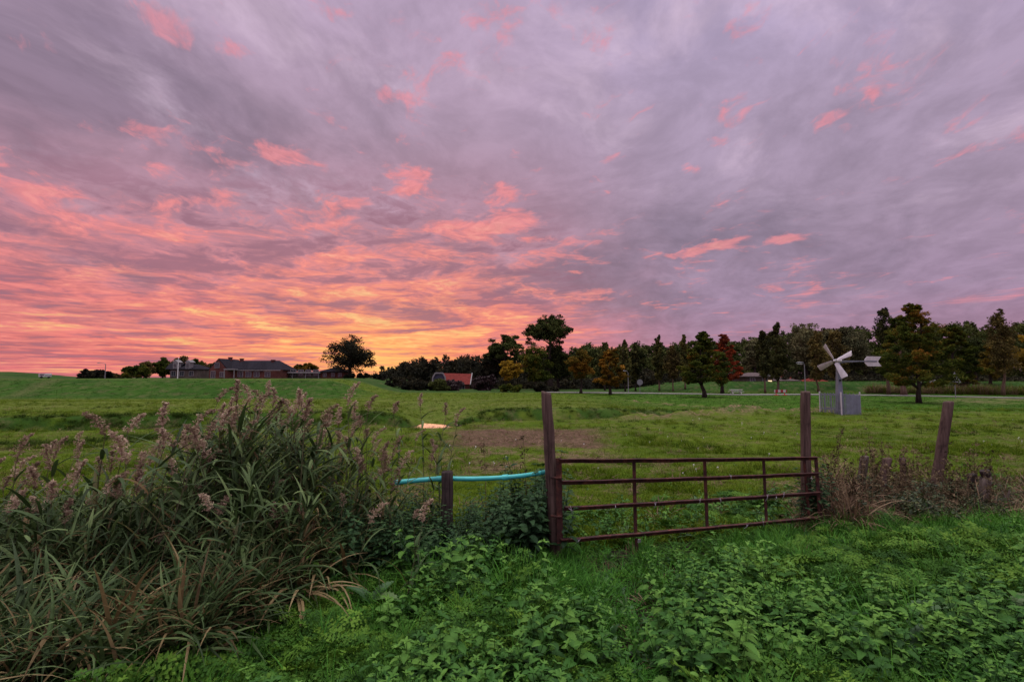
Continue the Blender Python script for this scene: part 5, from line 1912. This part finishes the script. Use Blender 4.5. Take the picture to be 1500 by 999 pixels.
scatter('ditch_grass', 'ranker dark grass along the banks of the ditches', 'grass', rk, np.stack([x, y, gz(x, y)], 1), rots(rng, len(x), 0.15), 0.45 + 0.55 * rng.rand(len(x)), rng.randint(0, 4, len(x)))
# --- coarser grass far out, on the dike and round the wind pump
fg = [(tuft(250 + k, 26, 0.20, 0.022, 0.28, 0.9, 0.9, 2, 0.5), V_['field']) for k in range(4)] + [(tuft(255 + k, 26, 0.22, 0.022, 0.28, 0.9, 0.9, 2, 0.5), V_['farlush']) for k in range(4)]
x, y = sample(rng, 46000, 27.0, 76.0, 1.08, 1.3)
lu_ = sst(2, 12, x) + sst(42.5, 44, y) * (1 - sst(-17, -11, x))
dr_ = np.min(np.hypot(x[:, None] - rp[None, ::3, 0], (y[:, None] - rp[None, ::3, 1])), 1)
k_ = (rng.rand(len(x)) < 0.8) & (dr_ > 2.2) & (H(x, y) < 1.58) & ~((y > 60) & (x < 16)) & (straw_at(x, y) < 0.4)
x, y, lu_ = x[k_], y[k_], lu_[k_]
idx = np.where(rng.rand(len(x)) < lu_, rng.randint(4, 8, len(x)), rng.randint(0, 4, len(x)))
scatter('far_grass', 'rough grass on the dike and the far part of the meadow', 'grass', fg, np.stack([x, y, gz(x, y) - 0.02], 1), rots(rng, len(x), 0.12), (0.6 + 0.6 * rng.rand(len(x))) * np.interp(y, [27, 60], [0.38, 0.7]), idx)

x, y = sample(rng, 26000, 6.0, 26.0, 1.0, 1.4)
k_ = rng.rand(len(x)) < np.maximum(0.55 * soil_at(x, y), 0.75 * straw_at(x, y))
x, y = x[k_], y[k_]
lit = [(tuft(230 + k, 12, 0.10, 0.008, 0.09, 0.35, 0.5, 3, 0.5), V_['straw']) for k in range(4)]
scatter('straw_litter', 'dead straw lying along the ditches and on the bare soil', 'straw', lit, np.stack([x, y, gz(x, y) + 0.03], 1), rots(rng, len(x), 0.3), 0.6 + 0.9 * rng.rand(len(x)), rng.randint(0, 4, len(x)))

# --- daisies in the pasture
g = G()
g.box((0, 0, 0.05), (0.017, 0.017, 0.010), 0.4)
g.tube([(0, 0, -0.01), (0, 0, 0.045)], [0.003, 0.003], 3)
dm_ = g.mesh('daisy')
x, y = sample(rng, 190, 9.5, 22.0, 1.0, 1.0)
px, py = proj(np.stack([x, y, gz(x, y)], -1))
k_ = (vnoise(x, y, 0.5, 3) > 0.5) & (px > 560)
x, y = x[k_], y[k_]
scatter('daisies', 'tiny white daisies dotted over the meadow', 'flowers', [(dm_, M['white'])], np.stack([x, y, gz(x, y)], 1), rots(rng, len(x), 0.3), 0.8 + 0.7 * rng.rand(len(x)), np.zeros(len(x)))

# --- weeds just past the gate and scattered docks in the near field
wd = [(nettle(30 + k, 0.22, 4, 0.06), V_['nettle']) for k in range(3)] + [(parsley(33 + k, 6, 0.17), V_['parsley']) for k in range(3)] + [(dock(36 + k, 5, 0.15), V_['dock']) for k in range(2)]
x, y = sample(rng, 7500, 5.0, 11.0, 1.05, 1.5)
px, py = proj(np.stack([x, y, gz(x, y)], -1))
dy = fence_y(px) - py
pr_ = np.clip(1.0 - np.abs(dy - 28) / 42, 0, 1) * 0.75 + 0.10 * (vnoise(x, y, 1.3, 3) > 0.52)
pr_ = np.where(dy < 4, 0, pr_) * np.where(px > 640, 1, 0.4)
pr_ = np.where((px > 640) & (px < 830) & (dy < 60), np.maximum(pr_, 0.4), pr_)
k_ = rng.rand(len(x)) < pr_
x, y, dy = x[k_], y[k_], dy[k_]
scatter('weeds', 'low mixed weeds growing behind the gate', 'weeds', wd, np.stack([x, y, gz(x, y)], 1), rots(rng, len(x), 0.2), np.where(dy < 60, 1.0, 0.6) * (0.6 + 0.6 * rng.rand(len(x))), rng.randint(0, len(wd), len(x)))

# --- the carpet on the near bank
x, y = sample(rng, 26000, 2.15, 7.6, 1.10, 1.0)
px, py = proj(np.stack([x, y, gz(x, y)], -1))
lf = np.interp(py, [835, 862, 905, 950, 999, 1080, 1300], [600, 470, 415, 345, 250, 60, -150])   # edge of the reeds
in_bank = (py > fence_y(px) + 2) & (px > lf - 25)
gap = np.exp(-((px - np.interp(py, [800, 900, 999, 1100], [880, 915, 930, 945])) / np.interp(py, [800, 1000], [66, 78])) ** 2)
nz = vnoise(x, y, 1.1, 4)
nz2 = vnoise(x + 40, y + 13, 0.8, 4)
hum = np.where((px > 800) & (px < 1230), np.interp(py - fence_y(px), [0, 20, 60, 110], [0.20, 0.42, 0.85, 1.0]), np.interp(py - fence_y(px), [0, 40], [0.75, 1.0]))
hum = hum * (0.72 + 0.85 * (vnoise(x + 9, y + 71, 1.8, 3) - 0.25) * 1.25 - 0.10) * (1 - 0.45 * gap)
# grass patches
pg = np.exp(-((px - 825) / 85) ** 2 - ((py - 868) / 48) ** 2) + np.exp(-((px - 1400) / 160) ** 2 - ((py - 778) / 26) ** 2) + 0.30 * np.exp(-((px - 600) / 120) ** 2 - ((py - 895) / 45) ** 2)
pg = np.clip(pg + 0.30 * (nz2 > 0.62), 0, 1)
pn = sst(0.49, 0.58, nz + 0.14 * np.exp(-((px - 1250) / 260) ** 2 - ((py - 960) / 70) ** 2) + 0.10 * np.exp(-((px - 700) / 130) ** 2 - ((py - 950) / 40) ** 2) - 0.10 * np.exp(-((px - 520) / 170) ** 2) - 0.10 * np.exp(-((px - 1200) / 200) ** 2 - ((py - 840) / 45) ** 2))
u = rng.rand(len(x))
is_g = in_bank & (u < pg)
is_n = in_bank & ~is_g & (rng.rand(len(x)) < pn)
is_p = in_bank & ~is_g & ~is_n
thin = rng.rand(len(x))

net = [(nettle(300 + k, 0.30 + 0.05 * (k % 3), 5, 0.100), V_['nettle']) for k in range(7)]
k_ = is_n & (thin < 0.27) & (rng.rand(len(x)) > 0.92 * gap)
n_ = k_.sum()
scatter('nettles', 'carpet of toothed green nettle leaves on the near bank', 'nettles', net, np.stack([x, y, gz(x, y)], 1)[k_], rots(rng, n_, 0.22), (hum * (0.7 + 0.5 * rng.rand(len(x))))[k_], rng.randint(0, 7, n_))
par = [(parsley(320 + k, 8, 0.33), V_['parsley']) for k in range(6)]
k_ = is_p & (thin < 0.27) & (rng.rand(len(x)) > 0.92 * gap)
n_ = k_.sum()
scatter('cow_parsley', 'feathery bright green cow parsley leaves on the near bank', 'plants', par, np.stack([x, y, gz(x, y)], 1)[k_], rots(rng, n_, 0.22), (hum * (0.7 + 0.5 * rng.rand(len(x))))[k_], rng.randint(0, 6, n_))
lus = [(tuft(340 + k, 34, 0.26, 0.0075, 0.06, 1.3, 1.25, 5, 0.45), V_['lush']) for k in range(5)]
k_ = (is_g & (thin < 0.75) | in_bank & ~is_g & (thin > 0.955)) & (rng.rand(len(x)) > 0.9 * gap)
n_ = k_.sum()
scatter('lush_grass', 'long lush arching grass in patches on the near bank', 'grass', lus, np.stack([x, y, gz(x, y)], 1)[k_], rots(rng, n_, 0.15), ((0.65 + 0.5 * rng.rand(len(x))) * np.interp(hum, [0.6, 1.2], [0.8, 1.15]))[k_], rng.randint(0, 5, n_))
# trampled gap
tr_ = [(tuft(350 + k, 18, 0.09, 0.006, 0.06, 0.6, 0.8, 3, 0.5), V_['lush']) for k in range(3)] + [(tuft(355 + k, 14, 0.09, 0.006, 0.06, 0.4, 0.7, 3, 0.5), V_['straw']) for k in range(2)] + [(dock(357, 4, 0.09), V_['dock'])]
k_ = in_bank & (rng.rand(len(x)) < gap * 0.6 + 0.10)
n_ = k_.sum()
scatter('trampled_grass', 'thin trampled grass in the gap leading to the gate', 'grass', tr_, np.stack([x, y, gz(x, y)], 1)[k_], rots(rng, n_, 0.3), 0.7 + 0.7 * rng.rand(n_), rng.choice([0, 1, 2, 0, 1, 2, 0, 3, 5], n_))
# a few docks one can pick out
DG = 'broad-leaved docks standing out of the nettles'
for i, (lab, px_, py_, sc_) in enumerate([('large pale dock leaf standing up among nettles, nearest the bottom edge at centre', 545, 905, 1.0),
                                          ('two long upright dock leaves right of the trampled gap', 1045, 905, 0.8),
                                          ('pale upright dock with a browned tip at right of the near bank', 1325, 930, 1.15),
                                          ('dock with drooping leaves among nettles at far right', 1480, 925, 1.0),
                                          ('broad yellowish dock low in the nettles at lower right', 1340, 985, 1.05)]):
    P0 = gnd(px_, py_)
    P0[2] = gz(P0[0], P0[1]) + 0.10
    g = dock(400 + i, 3, 0.27 * sc_)
    o = link('dock_plant', g, V_['dock'], None, P0)
    tag(o, lab, 'plant', DG)

# --- dusky tall nettles between the reeds and the gate
tal = [(nettle(360 + k, 0.62 + 0.1 * (k % 3), 8, 0.105), V_['nettle_dark']) for k in range(6)]
x, y = sample(rng, 9000, 4.2, 6.3, 0.5, 1.0)
px, py = proj(np.stack([x, y, gz(x, y)], -1))
off = fence_y(px) - py
a_ = (px > 480) & (px < 822) & (off > -26) & (off < 42)
pr_ = 0.22 * a_ * np.interp(px, [480, 600, 780, 822], [0.5, 1, 1, 0.8])
k_ = rng.rand(len(x)) < pr_
x, y, px = x[k_], y[k_], px[k_]
s_ = (0.75 + 0.4 * rng.rand(len(x))) * np.interp(px, [480, 600, 640, 680, 740, 790, 822], [0.85, 0.75, 0.62, 0.55, 0.85, 1.1, 0.9])
scatter('tall_nettles', 'tall dusky nettles between the reeds and the left gate post', 'nettles', tal, np.stack([x, y, gz(x, y)], 1), rots(rng, len(x), 0.15), s_, rng.randint(0, 6, len(x)))
# a second clump round the right gate post
x = rng.normal(2.54, 0.09, 26) + 0.0
y = rng.normal(6.42, 0.12, 26)
scatter('tall_nettles', 'dark nettles clinging round the right gate post', 'nettles', tal, np.stack([x + (y - 6.42) * 0.58 + 1.15, y, gz(x, y)], 1), rots(rng, 26, 0.12), 0.6 + 0.35 * rng.rand(26), rng.randint(0, 6, 26))

# --- dead weeds and bramble right of the gate
dry = [(tuft(370 + k, 30, 0.40, 0.008, 0.09, 1.15, 1.6, 6, 0.5), V_['straw']) for k in range(5)]
x, y = sample(rng, 6000, 6.2, 8.6, 1.12, 1.0)
px, py = proj(np.stack([x, y, gz(x, y)], -1))
off = fence_y(px) - py
pr_ = np.exp(-((px - 1250) / 48) ** 2) * ((off > -10) & (off < 45)) * 0.55 + 0.12 * ((px > 1200) & (px < 1560)) * ((off > -8) & (off < 50))
k_ = rng.rand(len(x)) < pr_
scatter('dead_grass', 'bleached dead grass tangled round the stumps', 'grass', dry, np.stack([x, y, gz(x, y)], 1)[k_], rots(rng, k_.sum(), 0.25), (0.7 + 0.6 * rng.rand(k_.sum())) * (0.95 + 0.35 * np.exp(-((px[k_] - 1235) / 30) ** 2)), rng.randint(0, 5, k_.sum()))


def bramble(seed):
    rng = np.random.RandomState(seed)
    g = G()
    for c_ in range(5):
        az = rng.rand() * 6.283
        L = 0.45 + 0.3 * rng.rand()
        pts = []
        for t in np.linspace(0, 1, 8):
            pts.append(np.array([math.cos(az) * L * 0.7 * t, math.sin(az) * L * 0.7 * t, L * (1.25 * t - 0.85 * t * t)]) + rng.normal(0, 0.01, 3))
        g.tube(pts, np.linspace(0.004, 0.0015, 8), 4, 0.25, False)
        for p in pts[1:]:
            for m_ in range(6):
                a2 = rng.rand() * 6.283
                l_ = 0.022 + 0.024 * rng.rand()
                broad_leaf(g, p + rng.normal(0, 0.02, 3), a2, rng.normal(0.3, 0.4), l_, l_ * 0.7, np.clip(0.45 + rng.normal(0, 0.2), 0, 1), 4, 0.8)
    return g.mesh('bramble')


bra = [(bramble(380 + k), V_['bramble']) for k in range(5)]
x, y = sample(rng, 5200, 6.0, 8.8, 1.12, 1.0)
px, py = proj(np.stack([x, y, gz(x, y)], -1))
off = fence_y(px) - py
pr_ = 0.20 * ((px > 1215) & (px < 1490)) * ((off > -8) & (off < 40)) * np.interp(px, [1215, 1290, 1400, 1490], [0.4, 1, 1, 0.6])
k_ = rng.rand(len(x)) < pr_
scatter('brambles', 'low tangled brambles round the leaning post and stumps', 'brambles', bra, np.stack([x, y, gz(x, y)], 1)[k_], rots(rng, k_.sum(), 0.2), (0.6 + 0.5 * rng.rand(k_.sum())) * (0.84 + 0.40 * np.exp(-((px[k_] - 1318) / 30) ** 2)), rng.randint(0, 5, k_.sum()))
# --- fringe of grass under the brambles' near edge
# --- bleached grass along the far path
vg = [(tuft(390 + k, 34, 0.9, 0.03, 0.35, 1.25, 0.9, 3, 0.4), V_['straw' if k % 2 else 'field']) for k in range(4)]
xs_, ys_ = [], []
for _ in range(1500):
    q = rng.uniform(1270, 1640)
    d_ = np.interp(q, [1270, 1400, 1640], [57.5, 54.5, 47]) + abs(rng.normal(0, 1.8))
    xs_.append((q - 750) / F * d_); ys_.append(d_)
x, y = np.array(xs_), np.array(ys_)
k_ = (vnoise(x, y, 0.25, 3) > 0.40)
x, y = x[k_], y[k_]
scatter('verge_grass', 'tall bleached grass along the far side of the path', 'grass', vg, np.stack([x, y, gz(x, y)], 1), rots(rng, len(x), 0.15), 0.65 + 0.6 * rng.rand(len(x)), rng.randint(0, 4, len(x)))

# --- dead flower stalks standing out of the weeds
SG = 'dead flower stalks standing out of the weeds'


def stalk(lab, xb, yb, xt, yt, d, dense, seed):
    rng = np.random.RandomState(seed + 600)
    b0 = at(xb, yb, d); b0[2] = gz(b0[0], b0[1])
    t0 = at(xt, yt, d) - b0
    o = empty('dead_stalk', b0, lab, 'stalk', SG)
    g = G()
    pts = [t0 * k + np.array([math.sin(k * 3) * 0.02, 0, 0]) for k in np.linspace(0, 1, 7)]
    g.tube(pts, np.linspace(0.006, 0.002, 7), 5, 0.5, False)
    g.build('stem', V_['dead'], o)
    g = G()
    for k in range(dense):
        t = 0.45 + 0.55 * rng.rand()
        p = t0 * t + rng.normal(0, 0.02, 3)
        P = p + unit(rng, 10) * 0.022
        g.quads(leaf_quads(rng, P, 0.010, 1.2), np.clip(0.4 + rng.normal(0, 0.15, 10), 0, 1))
    g.build('seed_head', V_['dead'], o)


tw_ = []
for k in range(4):
    rg = np.random.RandomState(k + 1300)
    g = G()
    for j in range(5):
        p0 = np.array([rg.normal(0, 0.06), rg.normal(0, 0.06), -0.03])
        hh = 0.55 + 0.4 * rg.rand()
        dv = np.array([rg.normal(0, 0.10), rg.normal(0, 0.10), 1.0])
        pts = [p0 + dv * hh * t + rg.normal(0, 0.008, 3) for t in np.linspace(0, 1, 7)]
        tn = np.clip(0.5 + rg.normal(0, 0.2), 0, 1)
        g.tube(pts, np.linspace(0.004, 0.0012, 7), 4, tn, False)
        for m_ in range(14):
            p = pts[rg.randint(2, 7)] + rg.normal(0, 0.015, 3)
            P = p + unit(rg, 4) * 0.016
            g.quads(leaf_quads(rg, P, 0.011, 1.6), np.clip(tn + rg.normal(0, 0.12, 4), 0, 1))
    tw_.append((g.mesh('weed_stalk'), V_['dead']))
x, y = sample(rng, 2600, 6.3, 8.8, 1.12, 1.0)
px, py = proj(np.stack([x, y, gz(x, y)], -1))
off = fence_y(px) - py
k_ = rng.rand(len(x)) < 0.16 * ((px > 1212) & (px < 1470)) * ((off > 0) & (off < 42)) * 1.6
scatter('weed_stalks', 'thin brown dead weed stalks among the brambles and stumps', 'weeds', tw_, np.stack([x, y, gz(x, y)], 1)[k_], rots(rng, k_.sum(), 0.15), 0.55 + 0.45 * rng.rand(k_.sum()), rng.randint(0, 4, k_.sum()))

for i, a_ in enumerate([('dark dead dock stalk leaning right above the free end of the gate', 1208, 735, 1234, 626, 7.3, 46), ('thin pale stalk above the first short stump', 1276, 735, 1272, 636, 7.4, 6),
                        ('thin bent stalk above the second short stump', 1292, 735, 1290, 640, 7.5, 14), ('tallest thin stalk between second stump and broken stake', 1302, 735, 1300, 648, 7.5, 12),
                        ('thin stalk rising beside the broken stake', 1338, 735, 1336, 644, 7.5, 10), ('thin dark stalk right of the leaning post', 1424, 735, 1426, 660, 7.6, 12),
                        ('thin dead stalk in front of the meadow left of the gate post', 770, 800, 766, 640, 5.6, 14), ('thin dead stalk crossing the bare soil before the gate post', 710, 800, 708, 650, 5.7, 10)]):
    stalk(*a_, i)


# ---------------------------------------------------------------- reeds
def reed_leaf_set(g, rng, stem, n, t0=0.18, t1=0.96, L=(0.34, 0.60), W=0.030, bias=None, dry=0.15):
    for k in range(n):
        t = t0 + (t1 - t0) * (k + 0.5 * rng.rand()) / n
        p = stem(t)
        az = (k % 2) * math.pi + rng.normal(0, 0.65) + (bias if bias is not None else 0)
        mid = math.sin(math.pi * min(1, max(0, t)))
        l_ = rng.uniform(*L) * (0.65 + 0.45 * mid)
        is_dry = rng.rand() < dry * (1.6 - 1.4 * t)
        tint = 0.05 if is_dry else np.clip(0.5 + rng.normal(0, 0.13), 0.2, 1)
        blade(g, p, az, l_, W * (0.7 + 0.6 * rng.rand()), rng.uniform(0.60, 1.25), (rng.uniform(0.3, 1.3) if rng.rand() < 0.6 else rng.uniform(1.2, 2.3)) + (0.5 if is_dry else 0), 9, 0.3, tint, rng.normal(0, 0.5))


def plume_mesh(seed, L=0.22):
    rng = np.random.RandomState(seed + 800)
    g = G()
    az = rng.uniform(-0.5, 0.5)
    ax = []
    p = np.zeros(3)
    bend = rng.uniform(0.3, 1.1)
    for i in range(12):
        t = i / 11
        el = 1.45 - bend * t
        d = np.array([math.cos(az) * math.cos(el), math.sin(az) * math.cos(el), math.sin(el)])
        p = p + d * L / 11
        ax.append(p.copy())
    g.tube(ax[::2] + [ax[-1]], np.linspace(0.0022, 0.0008, 7), 4, 0.4, False)
    for i in range(11):
        t = i / 11
        wl = L * 0.30 * (0.55 + 0.6 * math.sin(math.pi * (0.15 + 0.85 * t)) ) * (1 - 0.55 * t)
        for m_ in range(4):
            a2 = rng.rand() * 6.283
            el = rng.uniform(0.7, 1.25)
            q = ax[i].copy()
            br = [q.copy()]
            for s_ in range(4):
                d = np.array([math.cos(a2) * math.cos(el), math.sin(a2) * math.cos(el), math.sin(el)])
                q = q + d * wl / 4
                el -= rng.uniform(0.2, 0.45)
                br.append(q.copy())
            br = np.array(br)
            n = 9
            k = rng.rand(n) * 4
            P = np.stack([np.interp(k, np.arange(5), br[:, j]) for j in range(3)], 1) + rng.normal(0, 0.0045, (n, 3))
            g.quads(leaf_quads(rng, P, 0.0068, 1.7), np.clip(0.5 + rng.normal(0, 0.18) + rng.normal(0, 0.08, n), 0, 1))
    return g.mesh('plume')


RH = 1.9


def reed_proto(seed, leaves=11, h=RH):
    rng = np.random.RandomState(seed + 900)
    lx, ly = rng.normal(0.10, 0.16), rng.normal(0, 0.12)
    stem = lambda t: np.array([lx * t * t, ly * t * t, h * t])
    g = G()
    g.tube([stem(t) for t in np.linspace(0, 1, 7)], np.linspace(0.0055, 0.0025, 7), 5, 0.5, False)
    s_me = g.mesh('stem')
    g = G()
    reed_leaf_set(g, rng, stem, leaves, bias=rng.normal(0, 0.7), dry=0.12)
    l_me = g.mesh('leaves')
    s_me.materials.append(V_['stem'])
    l_me.materials.append(V_['reed'])
    return s_me, l_me, stem(0.985)


RP = [reed_proto(k) for k in range(8)]
PL = [plume_mesh(k, 0.20 + 0.02 * (k % 4)) for k in range(8)]
for m_ in PL:
    m_.materials.append(V_['plume'])
rr = np.random.RandomState(321)
kinds = {}
for k, (s_me, l_me, tip) in enumerate(RP):
    root = bpy.data.objects.new('reed', None)
    a = bpy.data.objects.new('stem', s_me)
    b_ = bpy.data.objects.new('leaves', l_me)
    c_ = bpy.data.objects.new('plume', PL[k])
    c_.location = tuple(tip)
    kinds[k] = (root, a, b_, c_)
RG = 'flowering reeds in the stand'


def reed(px, top, d, label, spin=None, lean=0.0, sc=None):
    k = rr.randint(8)
    src, a, b_, c_ = kinds[k]
    tp = at(px, top, d)
    s = sc if sc else rr.uniform(0.88, 1.08)
    spin = rr.uniform(-0.9, 0.9) if spin is None else spin
    ry = lean + rr.normal(0, 0.06)
    rx = rr.normal(0, 0.05)
    Mx = Matrix.Rotation(ry, 3, 'Y') @ Matrix.Rotation(rx, 3, 'X') @ Matrix.Rotation(spin, 3, 'Z')
    tip = Vector(RP[k][2]) + Vector((0, 0, 0.18))
    off = Mx @ (tip * s)
    r = src.copy()
    r.location = (tp[0] - off.x, tp[1] - off.y, tp[2] - off.z)
    r.rotation_euler = Mx.to_euler()
    r.scale = (s, s, s)
    COL.objects.link(r)
    for ch in (a, b_, c_):
        cc = ch.copy()
        cc.parent = r
        if ch is c_:
            cc.rotation_euler = (rr.normal(0, 0.15), rr.normal(0, 0.15), rr.normal(0.0, 0.9))
            q_ = rr.uniform(0.65, 1.05)
            cc.scale = (q_, q_, q_)
        COL.objects.link(cc)
    tag(r, label, 'reed', RG)
    return r


LT = 'tall green reed with pinkish plume in the highest clump, rising above the dike'
LM = 'green reed with pinkish plume between the highest clump and the dark post'
LL = 'green reed with pinkish plume in the lower left half of the stand'
LF = 'low arching reed with plume hanging in front of the stand'
LR = 'thin reed with brown plume in front of the small pool'
tops = [(322, 562), (334, 575), (346, 583), (354, 592), (340, 604), (370, 572), (382, 560), (387, 572), (400, 566), (378, 590), (392, 596), (405, 585), (436, 566), (442, 574), (430, 582), (448, 585), (420, 600), (360, 612), (412, 612), (345, 560),
        (330, 590), (365, 555), (425, 575), (395, 552), (318, 600), (432, 606), (356, 574)]
for px_, py_ in tops:
    reed(px_ + rr.normal(0, 2), py_ + 2, rr.uniform(4.35, 5.0), LT)
for px_, py_ in [(507, 570), (540, 575), (472, 592), (478, 605), (484, 598), (470, 615), (498, 600), (521, 590), (530, 600), (517, 612), (538, 618), (545, 628), (443, 620), (462, 632), (496, 635), (512, 640), (478, 645), (545, 642), (556, 650),
                 (575, 640), (590, 660), (560, 668), (522, 655), (500, 662), (545, 680), (580, 690), (570, 655), (531, 665)]:
    reed(px_ + rr.normal(0, 2), py_, rr.uniform(4.6, 5.5), LM)
for px_, py_ in [(578, 585), (618, 574), (653, 588), (668, 605), (640, 640), (632, 655), (610, 625)]:
    reed(px_, py_, rr.uniform(5.3, 5.7), LR, sc=0.9, lean=0.04)
for px_, py_ in [(22, 648), (26, 672), (47, 678), (74, 636), (82, 640), (78, 660), (118, 628), (115, 650), (54, 684), (112, 690), (86, 700), (151, 605), (188, 605), (180, 642), (190, 650), (165, 660), (240, 594), (240, 625), (232, 640), (254, 622),
                 (265, 640), (272, 628), (285, 605), (282, 620), (292, 625), (305, 615), (306, 640), (205, 672), (200, 690), (215, 700), (265, 700), (290, 700), (300, 660), (310, 650), (5, 690), (12, 720), (40, 730), (60, 720), (100, 735), (160, 690), (140, 670),
                 (250, 665), (222, 655), (175, 700), (130, 712), (-12, 680), (-25, 700), (-40, 690), (30, 700)]:
    reed(px_ + rr.normal(0, 2), py_, rr.uniform(3.75, 4.7), LL)
for px_, py_, ln in [(125, 842, .35), (270, 925, .5), (150, 858, -.4), (405, 735, .2), (465, 755, .3), (325, 728, .15), (310, 720, .1), (345, 765, .2), (60, 800, -.2), (410, 750, .2), (240, 770, .3), (545, 742, .2), (610, 735, .2), (620, 740, .1), (445, 730, .15), (505, 720, .1), (400, 700, .1)]:
    reed(px_, py_, rr.uniform(3.5, 4.1) if px_ < 400 else rr.uniform(4.2, 4.7), LF, lean=ln, sc=0.8)

# leafy reeds that carry no plume: nobody could count them
lf_ = []
for k in range(7):
    rg = np.random.RandomState(k + 1000)
    lx, ly = rg.normal(0.08, 0.2), rg.normal(0, 0.15)
    stem = lambda t: np.array([lx * t * t, ly * t * t, 1.5 * t])
    g = G()
    g.tube([stem(t) for t in np.linspace(0, 1, 6)], np.linspace(0.005, 0.002, 6), 4, 0.35, False)
    reed_leaf_set(g, rg, stem, 12, 0.15, 1.0, (0.36, 0.66), 0.036, rg.normal(0, 0.7), 0.10)
    lf_.append((g.mesh('reed'), V_['reed']))
for k in range(3):
    rg = np.random.RandomState(k + 1050)
    lx, ly = rg.normal(0.3, 0.25), rg.normal(-0.1, 0.2)
    stem = lambda t: np.array([lx * t * t, ly * t * t, 1.1 * t])
    g = G()
    g.tube([stem(t) for t in np.linspace(0, 1, 6)], np.linspace(0.005, 0.002, 6), 4, 0.6, False)
    reed_leaf_set(g, rg, stem, 9, 0.05, 1.0, (0.30, 0.55), 0.017, rg.normal(0, 0.7), 0.0)
    lf_.append((g.mesh('dry_reed'), V_['dryreed']))
n = 2050
q = rng.uniform(-170, 665, n)
d_ = rng.uniform(3.0, 5.6, n)
edge = np.interp(q, [-170, 60, 240, 345, 415, 470, 560, 665], [2.4, 2.75, 3.15, 3.45, 3.85, 4.25, 4.65, 5.0])
top = np.interp(q, [-170, 0, 60, 130, 200, 270, 312, 330, 445, 465, 530, 580, 630, 665], [722, 735, 728, 705, 725, 690, 650, 600, 606, 650, 655, 705, 735, 755])
far_t = np.clip((d_ - edge) / 1.0, 0, 1)
topy = top + (1 - far_t) * np.interp(q, [0, 300, 600], [190, 170, 70]) + np.abs(rng.normal(0, 34, n))
k_ = (d_ > edge) & (rng.rand(n) < np.interp(q, [560, 665], [0.42, 0.10]))
q, d_, topy = q[k_], d_[k_], topy[k_]
P = np.array([at(a, b_, c_) for a, b_, c_ in zip(q, topy, d_)])
zt = P[:, 2]
zg = gz(P[:, 0], P[:, 1])
sc = np.clip((zt - zg) / 1.5, 0.30, 1.15)
ix = rng.randint(0, 7, len(q))
ix = np.where(rng.rand(len(q)) < np.clip(0.50 - 0.55 * (d_ - np.interp(q, [-170, 60, 240, 345, 415, 470, 560, 665], [2.4, 2.75, 3.15, 3.45, 3.85, 4.25, 4.65, 5.0])), 0.015, 0.15), rng.randint(7, 10, len(q)), ix)
zb = zt - 1.5 * sc
scatter('reed_leaves', 'dense mass of long arching green reed leaves at the left', 'reeds', lf_, np.stack([P[:, 0], P[:, 1], np.minimum(zb, zg)], 1), np.stack([rng.normal(0, 0.12, len(q)), rng.normal(0.05, 0.14, len(q)), rng.rand(len(q)) * 6.283], 1), sc, ix)
# dry leaves and bent stems at the foot of the stand
dl = [(tuft(1100 + k, 12, 0.56, 0.024, 0.10, 0.95, 1.5, 8, 0.4), V_['dryreed']) for k in range(4)] + [(tuft(1110 + k, 13, 0.52, 0.026, 0.10, 1.1, 1.6, 8, 0.4), V_['reed']) for k in range(3)]
n = 900
q = rng.uniform(-150, 520, n)
ed = np.interp(q, [-170, 60, 240, 345, 415, 470, 560], [2.4, 2.75, 3.15, 3.45, 3.85, 4.25, 4.65])
d_ = ed + np.abs(rng.normal(0, 0.45, n)) - 0.08
k_ = rng.rand(n) < 0.5
q, d_ = q[k_], d_[k_]
x, y = (q - 750) / F * d_, d_
scatter('dry_reed_leaves', 'brown dry reed leaves bent over at the foot of the stand', 'reeds', dl, np.stack([x, y, gz(x, y) + 0.25 * rng.rand(len(x)) ** 2], 1), rots(rng, len(x), 0.35), 0.6 + 0.55 * rng.rand(len(x)), rng.choice([0, 1, 2, 3, 4, 5, 6, 4, 5, 6, 4, 5, 6], len(x)))
